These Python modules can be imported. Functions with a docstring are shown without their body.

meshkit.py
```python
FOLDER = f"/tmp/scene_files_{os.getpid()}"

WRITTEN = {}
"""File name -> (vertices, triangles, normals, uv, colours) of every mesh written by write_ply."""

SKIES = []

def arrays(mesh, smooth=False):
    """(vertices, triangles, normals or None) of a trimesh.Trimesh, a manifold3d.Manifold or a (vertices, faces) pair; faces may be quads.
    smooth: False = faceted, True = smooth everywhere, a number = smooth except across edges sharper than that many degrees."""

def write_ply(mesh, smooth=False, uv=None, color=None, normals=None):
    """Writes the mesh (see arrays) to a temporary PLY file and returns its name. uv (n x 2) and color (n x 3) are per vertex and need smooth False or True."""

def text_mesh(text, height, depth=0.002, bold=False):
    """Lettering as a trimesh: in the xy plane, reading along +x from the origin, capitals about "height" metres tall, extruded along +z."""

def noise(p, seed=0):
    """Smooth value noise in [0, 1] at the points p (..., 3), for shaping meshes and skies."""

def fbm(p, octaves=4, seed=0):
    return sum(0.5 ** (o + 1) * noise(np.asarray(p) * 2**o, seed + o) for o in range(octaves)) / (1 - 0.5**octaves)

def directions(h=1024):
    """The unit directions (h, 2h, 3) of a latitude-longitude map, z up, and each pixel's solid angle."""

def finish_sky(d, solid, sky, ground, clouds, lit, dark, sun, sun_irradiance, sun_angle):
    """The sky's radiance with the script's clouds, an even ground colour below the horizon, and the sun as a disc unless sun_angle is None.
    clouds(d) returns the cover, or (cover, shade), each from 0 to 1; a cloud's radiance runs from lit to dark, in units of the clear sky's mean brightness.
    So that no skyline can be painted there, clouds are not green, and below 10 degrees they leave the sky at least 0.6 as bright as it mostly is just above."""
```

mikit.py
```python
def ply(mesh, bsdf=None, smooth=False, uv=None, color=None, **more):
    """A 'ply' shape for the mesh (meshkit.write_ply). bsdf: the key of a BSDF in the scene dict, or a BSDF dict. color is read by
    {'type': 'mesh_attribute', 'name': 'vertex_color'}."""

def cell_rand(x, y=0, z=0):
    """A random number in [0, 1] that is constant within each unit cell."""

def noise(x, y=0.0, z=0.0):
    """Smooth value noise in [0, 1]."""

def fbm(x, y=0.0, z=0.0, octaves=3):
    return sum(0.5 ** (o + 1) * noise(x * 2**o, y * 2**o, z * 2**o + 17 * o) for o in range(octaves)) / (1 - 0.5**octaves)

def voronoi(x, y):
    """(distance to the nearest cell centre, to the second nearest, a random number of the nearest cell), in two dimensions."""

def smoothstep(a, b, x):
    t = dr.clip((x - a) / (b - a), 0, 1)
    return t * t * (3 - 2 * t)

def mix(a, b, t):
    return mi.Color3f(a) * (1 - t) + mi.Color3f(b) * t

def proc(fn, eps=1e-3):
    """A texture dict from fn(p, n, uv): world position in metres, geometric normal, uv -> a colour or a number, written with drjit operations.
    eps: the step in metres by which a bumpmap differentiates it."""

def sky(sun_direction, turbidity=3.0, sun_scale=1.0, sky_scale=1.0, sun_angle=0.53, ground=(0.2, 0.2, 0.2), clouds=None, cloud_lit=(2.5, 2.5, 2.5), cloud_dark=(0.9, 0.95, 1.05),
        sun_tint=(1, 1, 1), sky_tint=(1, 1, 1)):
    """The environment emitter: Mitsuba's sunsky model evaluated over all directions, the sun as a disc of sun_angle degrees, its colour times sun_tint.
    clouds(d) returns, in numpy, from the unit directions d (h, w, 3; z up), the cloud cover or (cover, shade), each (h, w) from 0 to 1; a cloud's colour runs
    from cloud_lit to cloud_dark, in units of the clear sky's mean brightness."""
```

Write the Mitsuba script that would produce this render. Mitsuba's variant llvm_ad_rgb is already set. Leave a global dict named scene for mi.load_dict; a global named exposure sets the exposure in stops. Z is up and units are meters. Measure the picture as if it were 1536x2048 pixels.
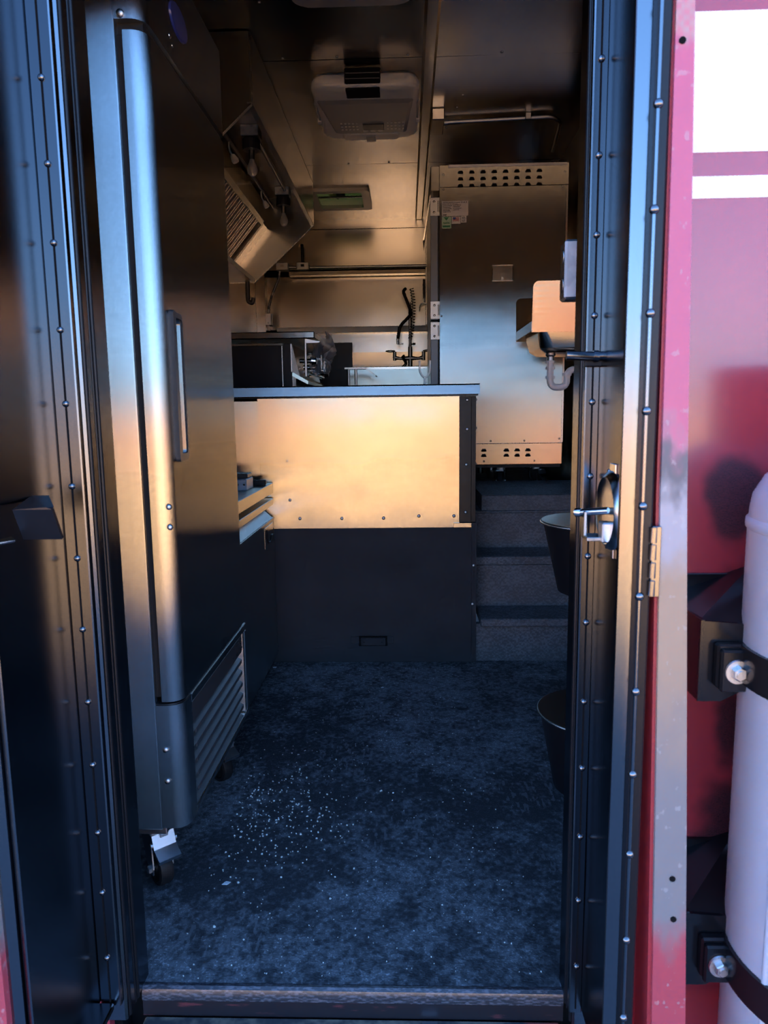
import math, random
import numpy as np
import trimesh
import mitsuba as mi
import drjit as dr
import mikit, meshkit
from mikit import proc, noise, fbm, voronoi, smoothstep, mix, cell_rand
from shapely.geometry import Polygon, box as sbox, Point
from shapely import affinity

T = mi.ScalarTransform4f
random.seed(7)
RNG = np.random.default_rng(7)
scene, labels = {'type': 'scene'}, {}

# ------------------------------------------------------------------ camera, sky, exposure
EYE = np.array([0.0, 0.0, 1.12])
FWD = np.array([-0.03266906, 0.98949712, -0.14081257])
UP = np.array([0.0085413, 0.14115903, 0.98995009])
scene['camera'] = {
    'type': 'thinlens', 'fov': 2 * math.degrees(math.atan(768 / 1430.0)), 'fov_axis': 'x',
    'to_world': T().look_at(origin=EYE.tolist(), target=(EYE + FWD).tolist(), up=UP.tolist()),
    'near_clip': 0.05, 'far_clip': 2000.0, 'aperture_radius': 0.0014, 'focus_distance': 3.0}
exposure = 3.7
SUN = (0.22, 0.82, 0.53)
scene['sky'] = mikit.sky(SUN, turbidity=4.5, sun_scale=1.25, sky_scale=1.7, sun_angle=0.6, ground=(0.3, 0.25, 0.18), sky_tint=(0.60, 0.88, 1.26), sun_tint=(1.35, 1.08, .74))


# ------------------------------------------------------------------ helpers
def numbered(key):
    if key not in USED:
        USED.add(key)
        return key
    i = 1
    while f'{key}_{i:03d}' in USED:
        i += 1
    USED.add(f'{key}_{i:03d}')
    return f'{key}_{i:03d}'


USED = set()


def thing(name, label, cat, group=None):
    key = numbered(name)
    labels[key] = {'label': label, 'category': cat}
    if group:
        labels[key]['group'] = group
    return key


def struct(name, label=None):
    key = numbered(name)
    labels[key] = {'kind': 'structure'}
    if label:
        labels[key]['label'] = label
    return key


def part(parent, name, mesh, mat, smooth=False, label=None, kind=None, **kw):
    key = numbered(f'{parent}__{name}')
    scene[key] = grained(mesh, mat, smooth) if mat in GRAIN else mikit.ply(mesh, mat, smooth, **kw)
    if label or kind:
        labels[key] = {}
        if label:
            labels[key]['label'] = label
        if kind:
            labels[key]['kind'] = kind
    return key


GRAIN = set()     # metals with a brushed grain: their highlights spread across the grain, so their meshes carry uv (u level, v upright)


def grained(mesh, mat, smooth):
    m = mesh if isinstance(mesh, trimesh.Trimesh) else trimesh.Trimesh(*mesh, process=False)
    if smooth is False:
        m = trimesh.Trimesh(m.vertices[m.faces].reshape(-1, 3), np.arange(3 * len(m.faces)).reshape(-1, 3), process=False)
    elif smooth is not True:
        m = trimesh.graph.smooth_shade(m, angle=math.radians(smooth), facet_minarea=None)
    n = np.zeros((len(m.vertices), 3))
    fn = np.cross(m.vertices[m.faces[:, 1]] - m.vertices[m.faces[:, 0]], m.vertices[m.faces[:, 2]] - m.vertices[m.faces[:, 0]])
    for k in range(3):
        np.add.at(n, m.faces[:, k], fn)
    n /= np.linalg.norm(n, axis=1, keepdims=True) + 1e-20
    v = np.array(m.vertices)
    flat = np.abs(n[:, 2]) > .75
    uv = np.where(flat[:, None], v[:, :2], np.stack([np.where(n[:, 0] * n[:, 1] > .05, v[:, 0] - v[:, 1], v[:, 0] + v[:, 1]), v[:, 2]], -1))
    return mikit.ply(m, mat, False if smooth is False else True, uv=uv)


def solo(key, mesh, mat, smooth=False, **kw):
    scene[key] = mikit.ply(mesh, mat, smooth, **kw)
    return key


def cat(*ms):
    return trimesh.util.concatenate([m for m in ms])


def bx(x0, x1, y0, y1, z0, z1, b=0.0):
    """box, with chamfered edges when b > 0"""
    x0, x1 = min(x0, x1), max(x0, x1)
    y0, y1 = min(y0, y1), max(y0, y1)
    z0, z1 = min(z0, z1), max(z0, z1)
    if b <= 0:
        m = trimesh.creation.box((x1 - x0, y1 - y0, z1 - z0))
        m.apply_translation(((x0 + x1) / 2, (y0 + y1) / 2, (z0 + z1) / 2))
        return m
    b = min(b, (x1 - x0) * .45, (y1 - y0) * .45, (z1 - z0) * .45)
    pts = []
    for x, sx in ((x0, 1), (x1, -1)):
        for y, sy in ((y0, 1), (y1, -1)):
            for z, sz in ((z0, 1), (z1, -1)):
                pts += [(x, y + sy * b, z + sz * b), (x + sx * b, y, z + sz * b), (x + sx * b, y + sy * b, z)]
    return trimesh.Trimesh(np.array(pts)).convex_hull


def hull(pts):
    return trimesh.Trimesh(np.array(pts, float)).convex_hull


def rot_to(d):
    d = np.asarray(d, float)
    d = d / np.linalg.norm(d)
    return trimesh.geometry.align_vectors([0, 0, 1], d)


def cyl(p, q, r, n=20, r2=None):
    """closed cylinder or cone frustum from p to q"""
    p, q = np.asarray(p, float), np.asarray(q, float)
    h = np.linalg.norm(q - p)
    return lathe([(0, 0), (r, 0), (r if r2 is None else r2, h), (0, h)], n, p, q - p)


def lathe(profile, n=32, at=(0, 0, 0), axis=(0, 0, 1)):
    """profile of (radius, height) turned about an axis"""
    pr = np.asarray(profile, float)
    ang = np.arange(n) * 2 * np.pi / n
    v, f, rows = [], [], []
    for r, h in pr:
        if r < 1e-9:
            rows.append([len(v)] * n)
            v.append((0, 0, h))
        else:
            rows.append(list(range(len(v), len(v) + n)))
            v += [(r * math.cos(a), r * math.sin(a), h) for a in ang]
    for a, b in zip(rows[:-1], rows[1:]):
        for i in range(n):
            j = (i + 1) % n
            if a[i] != a[j]:
                f.append((a[i], a[j], b[j]))
            if b[i] != b[j]:
                f.append((a[i], b[j], b[i]))
    m = trimesh.Trimesh(np.array(v, float), np.array(f), process=False)
    m.apply_transform(rot_to(axis))
    m.apply_translation(at)
    return m


def tube(pts, r, n=12, close=True):
    """round bar along a polyline"""
    p = np.asarray(pts, float)
    t = np.gradient(p, axis=0)
    t /= np.linalg.norm(t, axis=1, keepdims=True) + 1e-12
    a = np.cross(t[0], [0, 0, 1.0])
    if np.linalg.norm(a) < .1:
        a = np.cross(t[0], [1.0, 0, 0])
    v = []
    rr = np.broadcast_to(r, (len(p),))
    ang = np.arange(n) * 2 * np.pi / n
    for i in range(len(p)):
        a = a - t[i] * (a @ t[i])
        a /= np.linalg.norm(a)
        b = np.cross(t[i], a)
        v += [p[i] + rr[i] * (math.cos(g) * a + math.sin(g) * b) for g in ang]
    f = []
    for i in range(len(p) - 1):
        for j in range(n):
            k = (j + 1) % n
            f += [(i * n + j, i * n + k, (i + 1) * n + k), (i * n + j, (i + 1) * n + k, (i + 1) * n + j)]
    if close:
        v += [p[0], p[-1]]
        for j in range(n):
            k = (j + 1) % n
            f += [(len(v) - 2, k, j), (len(v) - 1, (len(p) - 1) * n + j, (len(p) - 1) * n + k)]
    return trimesh.Trimesh(np.array(v), np.array(f), process=False)


def bend(pts, rad=.03, n=5):
    """rounds the corners of a polyline"""
    p = [np.asarray(q, float) for q in pts]
    out = [p[0]]
    for a, b, c in zip(p[:-2], p[1:-1], p[2:]):
        u, w = a - b, c - b
        k = min(rad, np.linalg.norm(u) * .45, np.linalg.norm(w) * .45)
        s, e = b + u / np.linalg.norm(u) * k, b + w / np.linalg.norm(w) * k
        for i in range(n + 1):
            q = i / n
            out.append((1 - q) ** 2 * s + 2 * q * (1 - q) * b + q * q * e)
    return out + [p[-1]]


AX = {'z': np.eye(4), 'y': np.array([[1, 0, 0, 0], [0, 0, 1, 0], [0, 1, 0, 0], [0, 0, 0, 1.0]]),
      'x': np.array([[0, 0, 1, 0], [1, 0, 0, 0], [0, 1, 0, 0], [0, 0, 0, 1.0]])}


def prism(poly, axis, a0, a1):
    """polygon extruded: axis z: (x, y); axis y: (x, z); axis x: (y, z)"""
    poly = poly if isinstance(poly, Polygon) else Polygon(poly)
    m = trimesh.creation.extrude_polygon(poly, abs(a1 - a0), engine='earcut')
    m.apply_transform(AX[axis])
    if axis == 'y':
        m.invert()
    m.apply_translation(np.array({'z': (0, 0, 1), 'y': (0, 1, 0), 'x': (1, 0, 0)}[axis]) * min(a0, a1))
    return m


def rrect(x0, x1, y0, y1, r, n=6):
    return sbox(x0 + r, y0 + r, x1 - r, y1 - r).buffer(r, quad_segs=n)


def sheet(axis, a0, a1, b0, b1, front, back, amp=0.0, freq=2.0, seed=0, n=28):
    """a metal sheet with a slightly wavy face. axis x|y|z is the thin direction, a/b the two others in order; front = face position"""
    na = max(2, int(n * min(1, (a1 - a0) / max(b1 - b0, 1e-6))) + 2) if a1 - a0 < b1 - b0 else n
    nb = max(2, int(n * min(1, (b1 - b0) / max(a1 - a0, 1e-6))) + 2) if b1 - b0 < a1 - a0 else n
    A, B = np.meshgrid(np.linspace(a0, a1, na), np.linspace(b0, b1, nb), indexing='ij')
    d = (meshkit.fbm(np.stack([A * freq, B * freq, np.full_like(A, seed * 3.7)], -1), 3, seed) - .5) * 2 * amp
    c = front + d
    put = {'x': lambda a, b, c: np.stack([c, a, b], -1), 'y': lambda a, b, c: np.stack([a, c, b], -1), 'z': lambda a, b, c: np.stack([a, b, c], -1)}[axis]
    v = put(A, B, c).reshape(-1, 3)
    i, j = np.meshgrid(np.arange(na - 1), np.arange(nb - 1), indexing='ij')
    q = lambda i, j: i * nb + j
    f = np.stack([q(i, j), q(i + 1, j), q(i + 1, j + 1), q(i, j + 1)], -1).reshape(-1, 4)
    tri = np.vstack([f[:, [0, 1, 2]], f[:, [0, 2, 3]]])
    rim = [q(k, 0) for k in range(na)] + [q(na - 1, k) for k in range(1, nb)] + [q(k, nb - 1) for k in range(na - 2, -1, -1)] + [q(0, k) for k in range(nb - 2, 0, -1)]
    rv = v[rim].copy()
    col = {'x': 0, 'y': 1, 'z': 2}[axis]
    bv = rv.copy()
    bv[:, col] = back
    base = len(v)
    m = len(rim)
    V = np.vstack([v, rv, bv, bv.mean(0)])
    F = [tri]
    k = np.arange(m)
    k2 = (k + 1) % m
    F.append(np.stack([base + k, base + m + k, base + m + k2], -1))
    F.append(np.stack([base + k, base + m + k2, base + k2], -1))
    F.append(np.stack([base + m + k, np.full(m, base + 2 * m), base + m + k2], -1))
    mesh = trimesh.Trimesh(V, np.vstack(F), process=False)
    mesh.fix_normals() if False else None
    # orient: outward from the slab's middle
    cen = put(np.array((a0 + a1) / 2), np.array((b0 + b1) / 2), np.array((front + back) / 2))
    fc = mesh.triangles_center[0] - cen
    if mesh.face_normals[0][col] * (front - back) < 0:
        mesh.invert()
    return mesh


def dome(at, axis, r, h=None, n=10):
    """a low round screw or rivet head"""
    h = r * .6 if h is None else h
    return lathe([(r, 0), (r * .92, h * .45), (r * .6, h * .85), (0, h)], n, at, axis)


def hexhead(at, axis, r, h):
    return lathe([(0, 0), (r, 0), (r, h * .85), (r * .85, h), (0, h)], 6, at, axis)


def move(m, t):
    m = m.copy()
    m.apply_translation(t)
    return m


def spin(m, deg, axis, at):
    m = m.copy()
    m.apply_transform(trimesh.transformations.rotation_matrix(math.radians(deg), axis, at))
    return m


def blobs(centres, radii, sub=2, amp=.25, freq=2.0, seed=0):
    ms = []
    for c, r in zip(centres, radii):
        s = trimesh.creation.icosphere(subdivisions=sub)
        d = 1 + amp * (meshkit.fbm(s.vertices * freq + np.array(c), 3, seed) - .5) * 2
        s.vertices = s.vertices * d[:, None] * np.asarray(r) + np.asarray(c)
        ms.append(s)
    return cat(*ms)


# ------------------------------------------------------------------ materials
def mat(name, d, two=True):
    scene[name] = {'type': 'twosided', 'bsdf': d} if two else d


def metal(name, col, rough, bump=None, scale=1.0, across=None):
    rough_ = {'alpha': rough}
    if across:
        rough_ = {'alpha_u': across, 'alpha_v': rough}
        GRAIN.add(name)
    d = {'type': 'roughconductor', 'material': 'none', 'distribution': 'beckmann', **rough_, 'specular_reflectance': col if isinstance(col, dict) else {'type': 'rgb', 'value': col}}
    if bump:
        d = {'type': 'bumpmap', 'arbitrary': bump, 'scale': scale, 'bsdf': d}
    mat(name, d)


def plastic(name, col, rough, spec=.5, clear=0.0, bump=None, scale=1.0, eta=None, **kw):
    d = {'type': 'principled', 'base_color': col if isinstance(col, dict) else {'type': 'rgb', 'value': col}, 'roughness': rough, **kw}
    if eta:
        d['eta'] = eta
    else:
        d['specular'] = spec
    if clear:
        d['clearcoat'] = clear
        d['clearcoat_gloss'] = .95
    if bump:
        d = {'type': 'bumpmap', 'arbitrary': bump, 'scale': scale, 'bsdf': d}
    mat(name, d)


def brushed(base, streak_axis, amount=.05):
    """steel colour with fine grain lines and faint smudges; streak_axis: the direction of the grain"""
    def fn(p, n, uv):
        q = [p.x * 420, p.y * 420, p.z * 420]
        q[streak_axis] = q[streak_axis] * .01
        g = noise(q[0], q[1], q[2])
        s = fbm(p.x * 5, p.y * 5, p.z * 5)
        return mi.Color3f(base) * (1 - amount + 2 * amount * g) * (.96 + .08 * s)
    return proc(fn)


metal('steel', brushed((.64, .61, .57), 0), .08)
metal('steel_sheet', brushed((.72, .685, .615), 2), .024, across=.30)
metal('steel_fridge', brushed((.64, .63, .61), 2), .025, across=.42)
metal('steel_coarse', brushed((.70, .69, .67), 2), .025, across=.65)
metal('steel_ceiling', brushed((.66, .625, .57), 1), .06)
metal('steel_bright', (.72, .70, .67), .12, across=.3)
metal('chrome', (.78, .79, .80), .06)
metal('zinc', (.62, .64, .66), .22)
metal('galvanized', {'type': 'proc', **{k: v for k, v in proc(lambda p, n, uv: mi.Color3f(.5, .53, .56) * (.8 + .4 * voronoi(p.x * 70 + p.y * 60, p.z * 70 + p.y * 30)[2])).items() if k != 'type'}}, .35)
metal('faucet_metal', (.30, .29, .28), .12)
metal('black_gloss', (.25, .255, .27), .055)
plastic('black_paint', (.008, .008, .010), .16, eta=1.5)
plastic('black_satin', (.008, .008, .010), .34, eta=1.42)
plastic('black_rubber', (.011, .011, .012), .55, spec=.3)
plastic('black_void', (.006, .006, .007), .8, spec=.1)  # near-black; also painted in as the dark inside louvre openings
plastic('louvre_grey', (.05, .053, .06), .28, eta=1.6)
plastic('dark_plastic', (.03, .031, .034), .35)
plastic('white_plastic', (.74, .70, .64), .4)
plastic('grey_plastic', (.36, .34, .32), .4)
plastic('pvc', (.82, .82, .84), .35)
plastic('tank_white', (.50, .505, .57), .32, clear=.4)
plastic('decal_white', (.88, .88, .88), .3, clear=.5)
plastic('label_paper', (.66, .65, .63), .6)
plastic('label_green', (.42, .60, .45), .6)
plastic('ink_dark', (.03, .03, .03), .6)
plastic('ink_green', (.03, .20, .08), .6)
plastic('ink_red', (.45, .04, .05), .6)
plastic('ink_blue', (.03, .05, .25), .5)
plastic('badge_blue', (.02, .03, .16), .25)
plastic('film_grey', (.22, .25, .30), .3)
plastic('fork_white', (.86, .85, .82), .3)
plastic('brown_steel', (.05, .04, .03), .25, metallic=.7)
plastic('paper_bit', (.70, .72, .76), .8)
plastic('lid_olive', (.28, .30, .10), .5)
plastic('blade_green', (.34, .40, .16), .45)
scene['glass_clear'] = {'type': 'thindielectric', 'int_ior': 1.5}
scene['bag_film'] = {'type': 'blendbsdf', 'weight': .35, 'a': {'type': 'thindielectric', 'int_ior': 1.5}, 'b': {'type': 'twosided', 'bsdf': {'type': 'principled', 'base_color': {'type': 'rgb', 'value': (.25, .25, .27)}, 'roughness': .25, 'specular': .8}}}
plastic('bulb_white', (.45, .45, .46), .25)


def pebble(p, n, uv):
    d = voronoi(p.x * 190 + p.y * 130, p.z * 190 + p.y * 140)[0]
    return 1.1 * smoothstep(0, .85, 1 - d) + .5 * noise(p.x * 420 + 9, p.y * 420, p.z * 420)


plastic('textured_black', {'type': 'proc', **{k: v for k, v in proc(lambda p, n, uv: mi.Color3f(.046, .047, .055) * (.8 + .4 * fbm(p.x * 9, p.y * 9, p.z * 9))).items() if k != 'type'}}, .30, bump=proc(pebble, eps=6e-4), scale=.0055, eta=1.8)


def floor_col(p, n, uv):
    """black rubber with ground-in dust: cloudy patches broken up by fine grit and short scuffs"""
    a = fbm(p.x * 3.1, p.y * 3.1, 0, octaves=4)
    b = fbm(p.x * 21 + 3, p.y * 21, 5, octaves=4)
    c = noise(p.x * 300, p.y * 300, 2) * .6 + noise(p.x * 620, p.y * 620, 4) * .4
    e = fbm(p.x * 95, p.y * 95, 7, octaves=3)
    dust = smoothstep(.36, .70, .40 * a + .30 * b + .30 * e)
    grit = smoothstep(.55, .80, c)
    scuff = smoothstep(.64, .70, fbm(p.x * 120, p.y * 34, 8, octaves=3)) * smoothstep(.5, .6, fbm(p.x * 5, p.y * 5, 6))
    base = mix((.050, .055, .064), (.20, .215, .24), dust)
    base = base * (.62 + .95 * grit * (.35 + .65 * dust) + .25 * e)
    return mix(base, (.17, .18, .20), scuff * .5)


plastic('rubber_floor', proc(floor_col), .55, spec=.4, bump=proc(lambda p, n, uv: noise(p.x * 420, p.y * 420, 1), eps=6e-4), scale=.0012)
plastic('step_rubber', proc(lambda p, n, uv: mix((.065, .071, .083), (.135, .147, .17), smoothstep(.35, .75, .35 * fbm(p.x * 12, p.y * 12, p.z * 12, octaves=4) + .65 * fbm(p.x * 130, p.y * 130, p.z * 130)))), .5, bump=proc(pebble, eps=8e-4), scale=.0008)


def red_col(p, n, uv):
    """red paint with black overspray left by painting the tank brackets"""
    base = mix((.34, .028, .045), (.40, .045, .06), fbm(p.x * 6, p.y * 6, p.z * 3))
    w = .09 * (fbm(p.x * 9, 0, p.z * 9, octaves=4) - .5)

    def spot(x, z, rx, rz):
        d = dr.sqrt(dr.square((p.x - x) / rx) + dr.square((p.z - z) / rz)) + w / .08
        return 1 - smoothstep(.55, 1.1, d)
    s = dr.maximum(dr.maximum(spot(.545, .955, .05, .09), spot(.56, .76, .07, .11)), dr.maximum(spot(.57, .33, .09, .16), spot(.555, .56, .035, .09)))
    grit = noise(p.x * 500, p.y * 500, p.z * 500)
    return mix(base, (.02, .018, .025), s * (.75 + .25 * grit))


plastic('red_paint', proc(red_col), .22, spec=.9, clear=1.0)
plastic('red_plain', (.30, .012, .02), .3, clear=.6)


def edge_col(p, n, uv):
    """the worn leaf edge: pink-red paint above, bare grey filler and tan primer below, black touch-up at the change"""
    a = .16 * (fbm(p.x * 30, p.y * 10, p.z * 14, octaves=4) - .5)
    z = p.z + a
    pink, grey, tan, slate = (.52, .11, .19), (.36, .34, .36), (.36, .25, .17), (.21, .20, .20)
    c = mix(slate, tan, smoothstep(.55, .80, z))
    c = mix(c, grey, smoothstep(.90, .97, z))
    c = mix(c, (.05, .055, .07), smoothstep(1.01, 1.05, z) * (1 - smoothstep(1.06, 1.10, z)) * .8)
    c = mix(c, pink, smoothstep(1.05, 1.10, z))
    c = mix((.42, .06, .08), c, smoothstep(.34, .42, z))
    chips = smoothstep(.66, .74, fbm(p.x * 120, p.y * 120, p.z * 70, octaves=3))
    c = mix(c, (.46, .44, .43), chips * .3)
    bare = smoothstep(1.53, 1.56, z)
    return mix(c, mix((.45, .30, .28), (.55, .16, .2), noise(p.x * 300, p.y * 300, p.z * 160)), bare)


plastic('edge_paint', proc(edge_col), .42, spec=.6)
plastic('edge_red', (.38, .04, .05), .4, clear=.3)


def sill_col(p, n, uv):
    g = fbm(p.x * 40, p.y * 40, p.z * 40, octaves=4)
    c = mix((.05, .05, .055), (.20, .17, .13), smoothstep(.35, .65, g))
    return mix(c, (.30, .06, .05), smoothstep(.62, .70, fbm(p.x * 8 + 4, p.y * 30, 1)))


plastic('bumper_dirty', proc(sill_col), .6)
plastic('threshold_worn', proc(lambda p, n, uv: mix((.025, .026, .034), (.10, .105, .13), smoothstep(.40, .75, fbm(p.x * 130, p.y * 300, p.z * 300, octaves=3)))), .28, eta=1.8)
plastic('threshold_dark', proc(lambda p, n, uv: mix((.015, .012, .016), (.12, .03, .035), smoothstep(.58, .72, fbm(p.x * 18, p.y * 60, p.z * 60, octaves=4)))), .4)
plastic('dirt_ground', proc(lambda p, n, uv: mix((.43, .325, .185), (.55, .425, .265), fbm(p.x * .5, p.y * .5, 0, octaves=5))), .9, spec=.1)
plastic('clay_ground', proc(lambda p, n, uv: mix((.46, .17, .11), (.56, .26, .17), fbm(p.x * .3, p.y * .3, 4, octaves=4))), .9, spec=.1)
plastic('asphalt', proc(lambda p, n, uv: mi.Color3f(.15, .155, .17) * (.7 + .6 * fbm(p.x * 3, p.y * 3, 0, octaves=4))), .85, spec=.2)
plastic('concrete_white', (.85, .83, .78), .8)
plastic('leaves', proc(lambda p, n, uv: mix((.05, .085, .02), (.13, .19, .05), fbm(p.x * 1.5, p.y * 1.5, p.z * 1.5))), .8, spec=.2)
plastic('bark', (.10, .07, .05), .9)
plastic('wall_block', (.55, .50, .44), .8)

GROUND = -.55
CEIL = 2.70
# ------------------------------------------------------------------ the place outside (behind the camera and in front of the truck)
g = struct('ground', 'sunlit tan dirt yard around the truck')
clay = [Polygon([(-70, -9.5), (-2.6, -9.0), (-5.5, -20), (-12, -46), (-90, -46)]), Polygon([(2, -42), (10, -30), (90, -30), (110, -80), (4, -80)])]
yard = Polygon([(-170, -170), (170, -170), (170, 60), (-170, 60)])
for q in clay:
    part(g, 'clay_patch', prism(q, 'z', GROUND - .3, GROUND), 'clay_ground')
    yard = yard.difference(q)
pad = sbox(-40, -3.0, 40, 58)
part(g, 'asphalt_pad', prism(pad, 'z', GROUND - .3, GROUND), 'asphalt')
yard = yard.difference(pad)
part(g, 'dirt_yard', prism(yard, 'z', GROUND - .3, GROUND), 'dirt_ground')
bar = thing('concrete_barrier', 'long low white concrete barrier far behind the camera', 'barrier')
for k in range(24):
    part(bar, 'segment', hull([(-120 + k * 10 + dx, -84 + dy, z) for dx in (.05, 9.95) for dy, z in ((-.35, GROUND), (.35, GROUND), (-.12, .20), (.12, .20))]), 'concrete_white')
wh = thing('added_building', 'added unseen pale block, beyond the cab, whose shadow covers the truck', 'building')  # unseen block added so that its shadow falls over truck and yard
part(wh, 'wall', bx(-16, 16, 9.5, 20, GROUND, 6.9), 'wall_block')
part(wh, 'roof', bx(-16.4, 16.4, 9.2, 20.3, 6.9, 7.15), 'steel')
for k in range(16):
    x = -78 + k * 11.5 + RNG.uniform(-1, 1)
    y = -95 + RNG.uniform(-6, 6)
    r = RNG.uniform(2.4, 3.4)
    t = thing('tree', 'bushy green tree in the row behind the camera', 'tree', 'trees along the far edge of the yard')
    part(t, 'crown', blobs([(x, y, r * .55), (x + r * .9, y + 1, r * .4)], [(r * 1.3, r, r * .62), (r, r * .7, r * .5)], 2, .4, 1.3, k), 'leaves')
    part(t, 'trunk', cyl((x, y, GROUND), (x, y, r * .5), .3, 8, .2), 'bark')

# ------------------------------------------------------------------ truck shell
XL, XR, YB, YF = -1.27, 1.0, 1.34, 6.24     # inner faces
RZ = .62                                      # raised floor
JL, JR = -.53, .293                           # door opening

f = struct('floor', 'black dusty rubber-coated floor of the entry well')
part(f, 'rubber_sheet', bx(XL, XR, 1.262, 3.10, -.012, 0), 'rubber_floor')
part(f, 'subfloor', bx(XL - .05, XR + .05, 1.26, 3.4, -.10, -.013), 'black_void')
part(f, 'raised_deck', cat(bx(XL, .30, 3.13, 6.3, RZ - .04, RZ), bx(.30, XR, 3.50, 6.3, RZ - .04, RZ)), 'step_rubber')

c = struct('ceiling', 'brushed steel ceiling sheets with dark seams')
VX0, VX1, VY0, VY1 = -.655, -.305, 5.43, 5.83     # roof vent opening
part(c, 'roof', cat(bx(XL - .06, XR + .06, 1.16, VY0, CEIL + .004, CEIL + .10), bx(XL - .06, XR + .06, VY1, 6.4, CEIL + .004, CEIL + .10),
                    bx(XL - .06, VX0, VY0, VY1, CEIL + .004, CEIL + .10), bx(VX1, XR + .06, VY0, VY1, CEIL + .004, CEIL + .10)), 'black_void')
SX0, SX1 = .085, .150                            # cover strip that runs along the ceiling
for i, (y0, y1) in enumerate(((1.34, 3.495), (3.499, 4.893), (4.897, 6.24))):
    if i < 2:
        part(c, 'panel', sheet('z', XL, SX0 + .02, y0, y1, CEIL, CEIL + .003, .0035, 2.3, 3 + i, 30), 'steel_ceiling', True)
    else:
        a = cat(sheet('z', XL, VX0, y0, y1, CEIL, CEIL + .003, .002, 2.3, 3 + i, 16), sheet('z', VX1, SX0 + .02, y0, y1, CEIL, CEIL + .003, .002, 2.3, 3 + i, 16),
                bx(VX0, VX1, y0, VY0, CEIL, CEIL + .003), bx(VX0, VX1, VY1, y1, CEIL, CEIL + .003))
        part(c, 'panel', a, 'steel_ceiling', 40)
    part(c, 'panel', sheet('z', SX1 - .02, XR, y0, y1, CEIL, CEIL + .003, .003, 2.1, 13 + i, 24), 'steel_ceiling', True)
part(c, 'cover_strip', prism(Polygon([(SX0, CEIL), (SX0 + .012, CEIL - .014), (SX1 - .012, CEIL - .014), (SX1, CEIL)]), 'y', 1.36, 6.22), 'steel_ceiling')
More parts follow.
